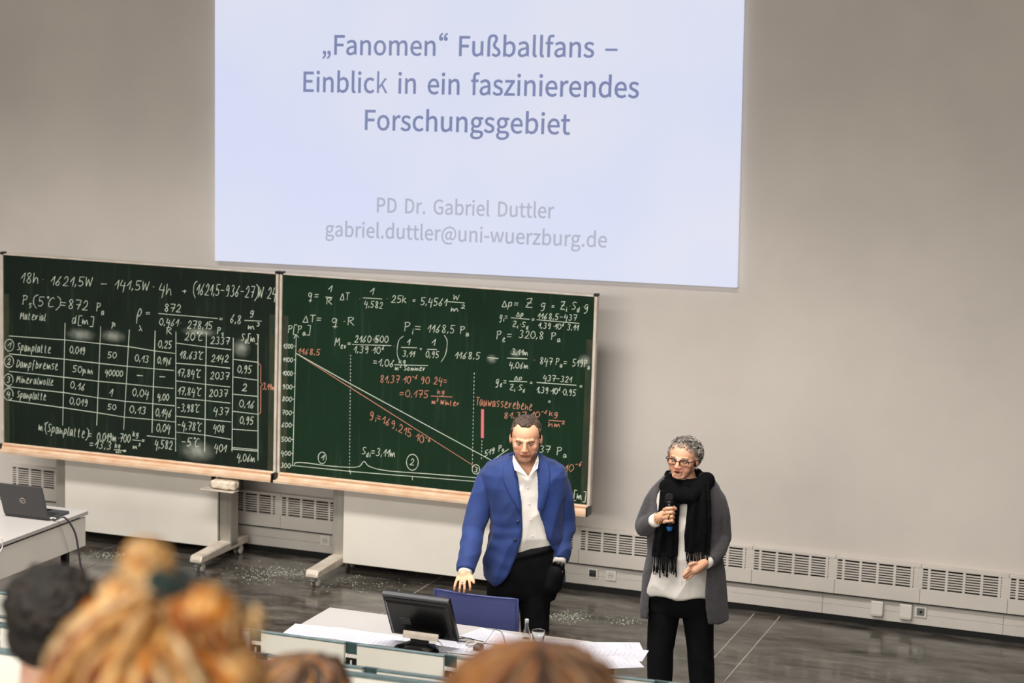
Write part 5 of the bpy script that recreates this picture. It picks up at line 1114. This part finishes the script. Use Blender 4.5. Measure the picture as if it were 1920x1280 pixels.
# cardigan
jr = [(889, 1258, 1318, .05, .09, 1262, 1314), (900, 1243, 1336, .08, .105, 1244, 1322), (914, 1230, 1348, .11, .12, 1234, 1328), (937, 1220, 1355, .13, .13, 1227, 1332), (965, 1213, 1357, .15, .13, 1228, 1333), (1000, 1214, 1355, .155, .13, 1227, 1334),
      (1035, 1213, 1354, .16, .13, 1226, 1332), (1070, 1209, 1357, .16, .14, 1221, 1327), (1105, 1205, 1360, .16, .145, 1217, 1325), (1135, 1202, 1362, .16, .145, 1214, 1327), (1150, 1201, 1363, .155, .145, 1213, 1329), (1162, 1201, 1364, .15, .145, 1211, 1331)]
cm = shell([wn.ring(v, a, b, d, e, 44, (o1, o2)) for v, a, b, d, e, o1, o2 in jr], .013)
cm.chain([(P(1237, 922, -.01), .050), (P(1227, 942, 0), .058), (P(1216, 968, .0), .061), (P(1210, 985, .02), .060), (P(1217, 985, .07), .058)], 20); cm.tube([P(1216, 985, .07), P(1222, 980, .11), P(1228, 976, .15)], [.058, .052, .046], 20)
cm.chain([(P(1331, 918, -.01), .050), (P(1341, 938, 0), .060), (P(1349, 970, -.0), .063), (P(1351, 1005, .0), .062), (P(1345, 1026, .05), .058)], 20); cm.tube([P(1345, 1026, .05), P(1336, 1041, .10), P(1328, 1050, .145)], [.058, .053, .047], 20)
me = remesh(cm, .006, 3); crease(me, .014, 7, Vector((.2, 0, 1)).normalized(), 2.2)
link('cardigan', me, M['cardi'], wom, True)
for a, b, r_ in ((P(1225, 978, .135), P(1231, 974, .175), .040), (P(1332, 1047, .12), P(1323, 1054, .17), .040)):
    MB().tube([a, (a+b)/2, b], [r_*.95, r_*1.02, r_], 18).build('shirt_cuff', M['shirt'], wom, True)
# bracelet and ring
a, b = P(1232, 974, .175), P(1236, 971, .19); d = (b-a).normalized(); e1 = d.orthogonal().normalized(); e2 = d.cross(e1)
br = MB()
for i in range(14):
    t = 2*PI*i/14; c_ = b+(e1*math.cos(t)+e2*math.sin(t))*.034; br.ell(c_, d*.0045, e1*.0045, e2*.0045, 8, 6)
br.build('bracelet', M['gold'], wom, True)
MB().tube([P(1252, 967, .272), P(1255.5, 966.5, .273)], .0098, 12).build('ring', M['gold'], wom, True)
# scarf
sf = MB()
def loop(zs, rx, ry, r, dz):
    c_ = P(1287, zs, 0); n = 20
    return [(c_+wn.r*(rx*math.cos(2*PI*i/n))+wn.c*(ry*math.sin(2*PI*i/n)-.01)+Vector((0, 0, dz*(.5-.5*math.sin(2*PI*i/n))-.0)), r*(1.0+.15*math.sin(3*i))) for i in range(n+1)]
sf.chain(loop(905, .098, .085, .034, .035), 12); sf.chain(loop(917, .112, .105, .036, .05), 12); sf.chain(loop(926, .108, .115, .032, .08), 12)
sf.chain([(P(1325, 900, .06), .045), (P(1312, 918, .12), .045), (P(1295, 932, .15), .04), (P(1270, 930, .15), .042), (P(1251, 912, .10), .042)], 12)
def tail(rows, th=.016):
    rs = []
    for u0, u1, v, y in rows:
        a, b = P(u0, v, y-.025), P(u1, v, y-.01); m_ = (a+b)/2; n = 16
        rs.append([m_+(b-a)*(.5*math.copysign(abs(math.cos(2*PI*i/n))**.7, math.cos(2*PI*i/n)))+wn.c*(th*math.sin(2*PI*i/n)+(.012*math.sin(7*2*PI*i/n) if math.sin(2*PI*i/n) > 0 else 0)) for i in range(n)])
    sf.rings(rs)
tail([(1240, 1275, 920, .16), (1236, 1273, 945, .185), (1233, 1272, 970, .185), (1228, 1271, 1000, .185), (1225, 1270, 1025, .185), (1224, 1270, 1042, .185)])
tail([(1298, 1328, 905, .14), (1290, 1331, 935, .175), (1286, 1332, 970, .182), (1285, 1333, 1000, .184), (1284, 1332, 1034, .184)])
me = remesh(sf, .005, 2); crease(me, .012, 10, Vector((.2, 0, 1)).normalized(), 3)
scf = link('scarf', me, M['scarf'], wom, True)
fr_ = MB()
for (u0, u1, v0, v1, n) in ((1224, 1269, 1040, 1080, 34), (1285, 1331, 1032, 1056, 26)):
    for i in range(n):
        u = u0+(u1-u0)*(i+.5)/n; L_ = (v1-v0)*rnd.uniform(.65, 1.1); w0 = rnd.uniform(-2, 2)
        fr_.tube([P(u, v0-4, .182), P(u+w0*.3, v0+L_*.4, .184), P(u+w0, v0+L_*.8, .182), P(u+w0*.8, v0+L_, .18)], [.0022, .0022, .003, .0035], 5)
o = fr_.build('fringe', M['scarf'], scf, True); o['kind'] = 'stuff'
mn.c = mn_c
# microphone
mi = empty('microphone', m0, 'black handheld microphone with a blue ring, held in the woman\'s right hand', 'microphone')
dm = (m1-m0).normalized(); L0 = (m1-m0).length
def along(rs, name, m, parent):
    e1 = dm.orthogonal().normalized(); e2 = dm.cross(e1)
    return MB().rings([[m0+dm*z+e1*(r*math.cos(2*PI*i/20))+e2*(r*math.sin(2*PI*i/20)) for i in range(20)] for z, r in rs]).build(name, m, parent, True)
along([(-.004, .010), (.0, .019), (.012, .026), (.028, .0275), (.04, .025)], 'mesh_head', M['mic_mesh'], mi)
along([(.038, .0265), (.041, .0275), (.046, .0275), (.05, .0225)], 'head_collar', M['mic'], mi)
along([(.048, .022), (.08, .0185), (.14, .0165), (L0-.02, .0165)], 'handle', M['mic'], mi)
along([(L0-.02, .0175), (L0-.008, .018), (L0+.004, .0165), (L0+.01, .010)], 'colour_ring', M['mic_blue'], mi)

# ---------------- audience, seen from behind
M['hair_bl'] = mat('ginger_blonde_hair', 'FFFFFF', .5, 'A89078', 45, attr='Col', bump=.25, bscale=180)
M['hair_dk'] = mat('near_black_hair', '0D0906', .7, '231910', 26, bump=.8, bscale=90)
M['hair_br'] = mat('brown_hair', 'FFFFFF', .5, 'D8C8B8', 60, attr='Col', bump=.25, bscale=150)
M['scrunch'] = mat('dark_green_velvet', '0F1D18', .95, '1B2F28', 40, sheen=.3)
def cl(name, c): return mat(name, c, .9, bump=.3, bscale=120)
def sitter(u, v, d, label, cloth, hairfn, k=1.0, yaw=0, tilt=.1):
    """seated listener; (u, v) is the head's centre; faces the stage"""
    c_ = atD(u, v, d); f = Vector((-c_.x*0-.30, .95, 0)).normalized(); f = Matrix.Rotation(yaw, 3, 'Z') @ f
    e = empty('person', (c_.x, c_.y, 0), label, 'person'); B = blobs_basis(c_, f, tilt)
    x = Vector((-f.y, f.x, 0))*-1; up = Vector((0, 0, 1))
    B = Matrix((x*1.0, f, up)).transposed().to_4x4(); B.translation = c_
    step = max([z for y1, z in tiers if y1 > c_.y])
    Q = lambda a, b, z: Vector((c_.x, c_.y, 0))+x*a+f*(b-.03)+up*z
    hz = c_.z; seat = step+.478
    mb = MB(); head_prims(mb, B, k)
    mb.chain([(Q(0, 0, hz-.06), .056), (Q(0, -.01, hz-.17), .060), (Q(0, -.02, hz-.22), .08)], 14)
    sh = hz-.27; tl_ = sh-seat
    mb.rings([[Q(w_*math.cos(t), dd*math.sin(t)-.03, z) for t in [2*PI*i/20 for i in range(20)]] for w_, dd, z in ((.10, .06, sh+.05), (.17, .10, sh), (.16, .11, sh-.12), (.15, .11, sh-.28), (.17, .13, seat+.12), (.18, .14, seat+.02))])
    for s in (-1, 1):
        mb.chain([(Q(s*.165, -.02, sh-.01), .05), (Q(s*.20, .06, sh-.27), .042), (Q(s*.12, .28, seat+.22), .036), (Q(s*.09, .36, seat+.20), .034)])
        mb.chain([(Q(s*.10, 0, seat+.075), .085), (Q(s*.12, .40, seat+.07), .062), (Q(s*.12, .44, seat-.10), .05), (Q(s*.12, .42, step+.07), .04)]); mb.cap(Q(s*.12, .40, step+.045), .036, Q(s*.13, .52, step+.035), .03)
        for q in range(4): finger(mb, [Q(s*(.075+.012*q), .37, seat+.205), Q(s*(.06+.012*q), .42, seat+.20), Q(s*(.05+.012*q), .45, seat+.185)], .010, .008)
        finger(mb, [Q(s*.075, .36, seat+.215), Q(s*.045, .39, seat+.22)], .011, .009)
    me = remesh(mb, .007, 2); paint(me, B, k, 'D6A58C', 'B06A5C'); link('body', me, M['skin_m'], e, True)
    gm = MB().rings([[Q(w_*math.cos(t), dd*math.sin(t)-.03, z) for t in [2*PI*i/24 for i in range(24)]] for w_, dd, z in ((.075, .07, sh+.085), (.12, .085, sh+.055), (.185, .125, sh+.005), (.19, .135, sh-.12), (.18, .135, sh-.28), (.19, .15, seat+.06), (.19, .15, seat+.01))])
    for s in (-1, 1): gm.chain([(Q(s*.165, -.02, sh-.015), .066), (Q(s*.20, .06, sh-.27), .055), (Q(s*.13, .27, seat+.222), .045)])
    me = remesh(gm, .009, 3); crease(me, .012, 8); link('top', me, cloth, e, True)
    pm = MB()
    for s in (-1, 1): pm.chain([(Q(s*.10, 0, seat+.095), .097), (Q(s*.12, .40, seat+.07), .075), (Q(s*.12, .44, seat-.10), .066), (Q(s*.12, .42, step+.10), .055)])
    link('trousers', remesh(pm, .01, 3), M['trouser'], e, True)
    for s in (-1, 1): MB().cap(Q(s*.12, .36, step+.045), .043, Q(s*.13, .54, step+.038), .036).build('shoe', M['shoe'], e, True)
    hairfn(e, B, k); return e
def colour_mesh(mb, cols, name, m, parent):
    me = mb.mesh(); at = me.color_attributes.new('Col', 'FLOAT_COLOR', 'POINT'); at.data.foreach_set('color', [x for c_ in cols for x in (c_[0], c_[1], c_[2], 1)])
    return link(name, me, m, parent, True)
def hair_short(e, B, k):
    R = B.to_3x3(); ax, ay, az = R.col[0]*k, R.col[1]*k, R.col[2]*k; T = lambda *a: B @ (Vector(a)*k)
    h = MB().ell(T(0, -.018, .042), ax*.087, ay*.104, az*.090, 28, 18).ell(T(0, -.045, .0), ax*.080, ay*.072, az*.062, 24, 16)
    for s in (-1, 1): h.ell(T(s*.070, .012, .03), ax*.016, ay*.03, az*.035)
    for i in range(50):
        a = rnd.uniform(0, 6.28); b = rnd.uniform(-.1, 1.2); d = Vector((math.cos(a)*math.cos(b), math.sin(a)*math.cos(b), math.sin(b)))
        q = Vector((.086*d.x, -.018+.103*d.y, .045+.088*d.z)); h.cap(T(*(q-d*.006)), .012*k, T(*(q+Vector((.008*d.x, .015, .002)))), .006*k, 8)
    me = remesh(h, .005, 1); noise_disp(me, .004, 45); noise_disp(me, .003, 120, 5); link('hair', me, M['hair_dk'], e, True)
def locks(e, B, k, cols, crown, n, L, r, name, m, base, spread=1.0, wave=.01, side=None):
    """hair as a head-shaped mass under many wavy locks that fall from the crown"""
    R = B.to_3x3(); ax, ay, az = R.col[0]*k, R.col[1]*k, R.col[2]*k; T = lambda a: B @ (Vector(a)*k)
    h = MB().ell(T((0, -.022, .035)), ax*.090, ay*.106, az*.094, 28, 18).ell(T((0, -.03, -.03)), ax*.088, ay*.085, az*.09, 24, 16)
    cs = [base]*len(h.v); rr = random.Random(n)
    for i in range(n):
        a = rr.uniform(-PI, PI); ln = L*rr.uniform(.55, 1.0); ph = rr.uniform(0, 6); pts = []; lift = rr.uniform(.0, .020)*spread
        if math.sin(a) > .55: ln *= .55
        for s in range(9):
            t = s/8*ln; ca = t/.095
            if ca < 1.75: q = Vector((math.cos(a)*math.sin(ca)*(.090+lift), math.sin(a)*math.sin(ca)*(.106+lift)-.022, math.cos(ca)*(.094+lift)+.035))
            else: q = Vector((math.cos(a)*(.090+lift), math.sin(a)*(.106+lift)-.022, math.cos(1.75)*.094+.035-(t-1.75*.095)))
            q += Vector((math.sin(ph+t*38), math.cos(ph*1.7+t*31), math.sin(ph*.6+t*27)))*wave*min(1, t/.05)
            sh_ = Vector((crown[0], crown[1], 0))*max(0, 1-ca); pts.append(T(q+sh_))
        c_ = rr.choice(cols if (side is None or math.cos(a) > -.72) else side); k0 = len(h.v); j = rr.uniform(.6, 1.15)
        h.tube(pts, [r*j*.7]+[r*j]*6+[r*j*.7, r*j*.25], 6); cs += [c_]*(len(h.v)-k0)
    return colour_mesh(h, cs, name, m, e), T
GIN = [lin(x)[:3] for x in ('F0B566', 'E0953C', 'F5CB8C', 'C8741C', 'F8D8A4', '9A4C10', 'E08A2C', 'F0BC74', '6A3208')]
BRN = [lin(x)[:3] for x in ('6C4E38', '5A402C', '83603F', '46301F', '8E6C4C', '6B4C34')]
def hair_ginger(e, B, k):
    o, T = locks(e, B, k, GIN, (.0, .0), 300, .30, .0070, 'hair', M['hair_bl'], lin('A8641F')[:3], 1.4, .018)
    rr = random.Random(3); b = MB(); cs = []
    def put(f, c_): k0 = len(b.v); f(); cs.extend([c_]*(len(b.v)-k0))
    def hank(cc, R1, R2, R3, n, rad, pal):
        put(lambda: b.ell(T(cc), Vector((R1*.85, 0, 0)), Vector((0, R2*.85, 0)), Vector((0, 0, R3*.85))), pal[0])
        for i in range(n):
            ax_ = Vector((rr.gauss(0, .5), rr.gauss(0, .5), rr.gauss(0, .5)+.6)).normalized(); e1 = ax_.orthogonal().normalized(); e2 = ax_.cross(e1); a0 = rr.uniform(0, 6.28); off = rr.uniform(-.6, .6)
            pts = []
            for s in range(8):
                d = (e1*math.cos(a0+s*.45)+e2*math.sin(a0+s*.45))*math.sqrt(1-off*off)+ax_*off; pts.append(T(cc+Vector((d.x*R1, d.y*R2, d.z*R3))*rr.uniform(.95, 1.08)))
            put(lambda: b.tube(pts, rad*rr.uniform(.7, 1.1), 6), rr.choice(pal))
    LT = [GIN[0], GIN[2], GIN[1], GIN[4], GIN[7]]; OR = [GIN[1], GIN[3], GIN[6], GIN[0], GIN[7]]; DK = [GIN[5], GIN[8], GIN[3]]
    hank(Vector((-.014, -.02, .192)), .025, .024, .028, 34, .0055, LT)
    hank(Vector((-.035, -.01, .150)), .034, .030, .026, 30, .0060, LT)
    hank(Vector((.048, -.035, .150)), .036, .030, .024, 44, .0062, OR)
    hank(Vector((.070, -.045, .132)), .020, .020, .012, 16, .0055, DK)
    hank(Vector((.085, -.05, .085)), .034, .030, .020, 26, .0065, LT)
    hank(Vector((.092, -.065, .052)), .030, .020, .011, 20, .0060, DK)
    hank(Vector((-.050, -.095, .072)), .012, .008, .014, 10, .005, DK)
    for i in range(40):
        a = rr.uniform(-.9, .9); l_ = rr.uniform(.03, .06); q = Vector((rr.uniform(-.08, .11), rr.uniform(-.06, .02), .118))
        put(lambda: b.tube([T(q+Vector((l_*s/5*math.sin(a), -.004*s, l_*.7*math.sin(s*.6)+rr.uniform(-.004, .004)))) for s in range(6)], .0020, 5), GIN[2])
    colour_mesh(b, cs, 'messy_bun', M['hair_bl'], e)['kind'] = 'stuff'
    s_ = MB(); pts = [T(Vector((.016+.024*math.cos(2*PI*i/26), -.022+.024*math.sin(2*PI*i/26), .178-.012*math.cos(2*PI*i/26)))) for i in range(27)]
    s_.tube(pts, [.013+.003*math.sin(i*2.6) for i in range(27)], 10); s_.ell(T(Vector((.016, -.022, .176))), Vector((.024, 0, 0)), Vector((0, .022, 0)), Vector((0, 0, .014)))
    s_.build('scrunchie', M['scrunch'], e, True)
def hair_brown(cols, base, side=None, wave=.008):
    def fn(e, B, k): locks(e, B, k, cols, (0, 0), 300, .28, .0072, 'hair', M['hair_br'], base, .8, wave, side)
    return fn
sitter(102, 1180, 3.85, 'listener with short dark hair and grey top, at the far left of the audience', cl('pale_grey_sweater', '9AA09E'), hair_short, 1.0)
sitter(303, 1368, 2.25, 'listener with messy ginger-blonde hair in a bun with a dark green scrunchie', cl('pale_pink_top', 'C9A79A'), hair_ginger, 1.0)
sitter(570, 1378, 3.60, 'listener whose brown crown with golden highlights shows at the bottom, right of the ginger hair', cl('dark_jumper', '3A3636'), hair_brown(BRN*2+[lin('A9783F')[:3], lin('8A5A2C')[:3], lin('3A281C')[:3]], lin('4A3020')[:3], None, .014), 1.0)
sitter(1000, 1474, 2.60, 'listener whose large brown head of hair covers the bottom middle of the view', cl('brown_jumper', '5A4438'), hair_brown(BRN+[lin('9A6A48')[:3], lin('A97148')[:3]], lin('5A3C2A')[:3], [GIN[6], GIN[1], lin('A9783F')[:3], lin('9A6A48')[:3]]), 1.34)
bench_row(2.92, tiers[6][1]+.80, tiers[6][1], -1.0, .012, 'row of seat backs directly behind the dark-haired listener, below the frame', -4.2, 1.0)
bench_row(1.72, tiers[7][1]+.80, tiers[7][1], -1.0, .012, 'row of seat backs behind the ginger-haired listener, nearest to the viewer', -3.2, 1.5)
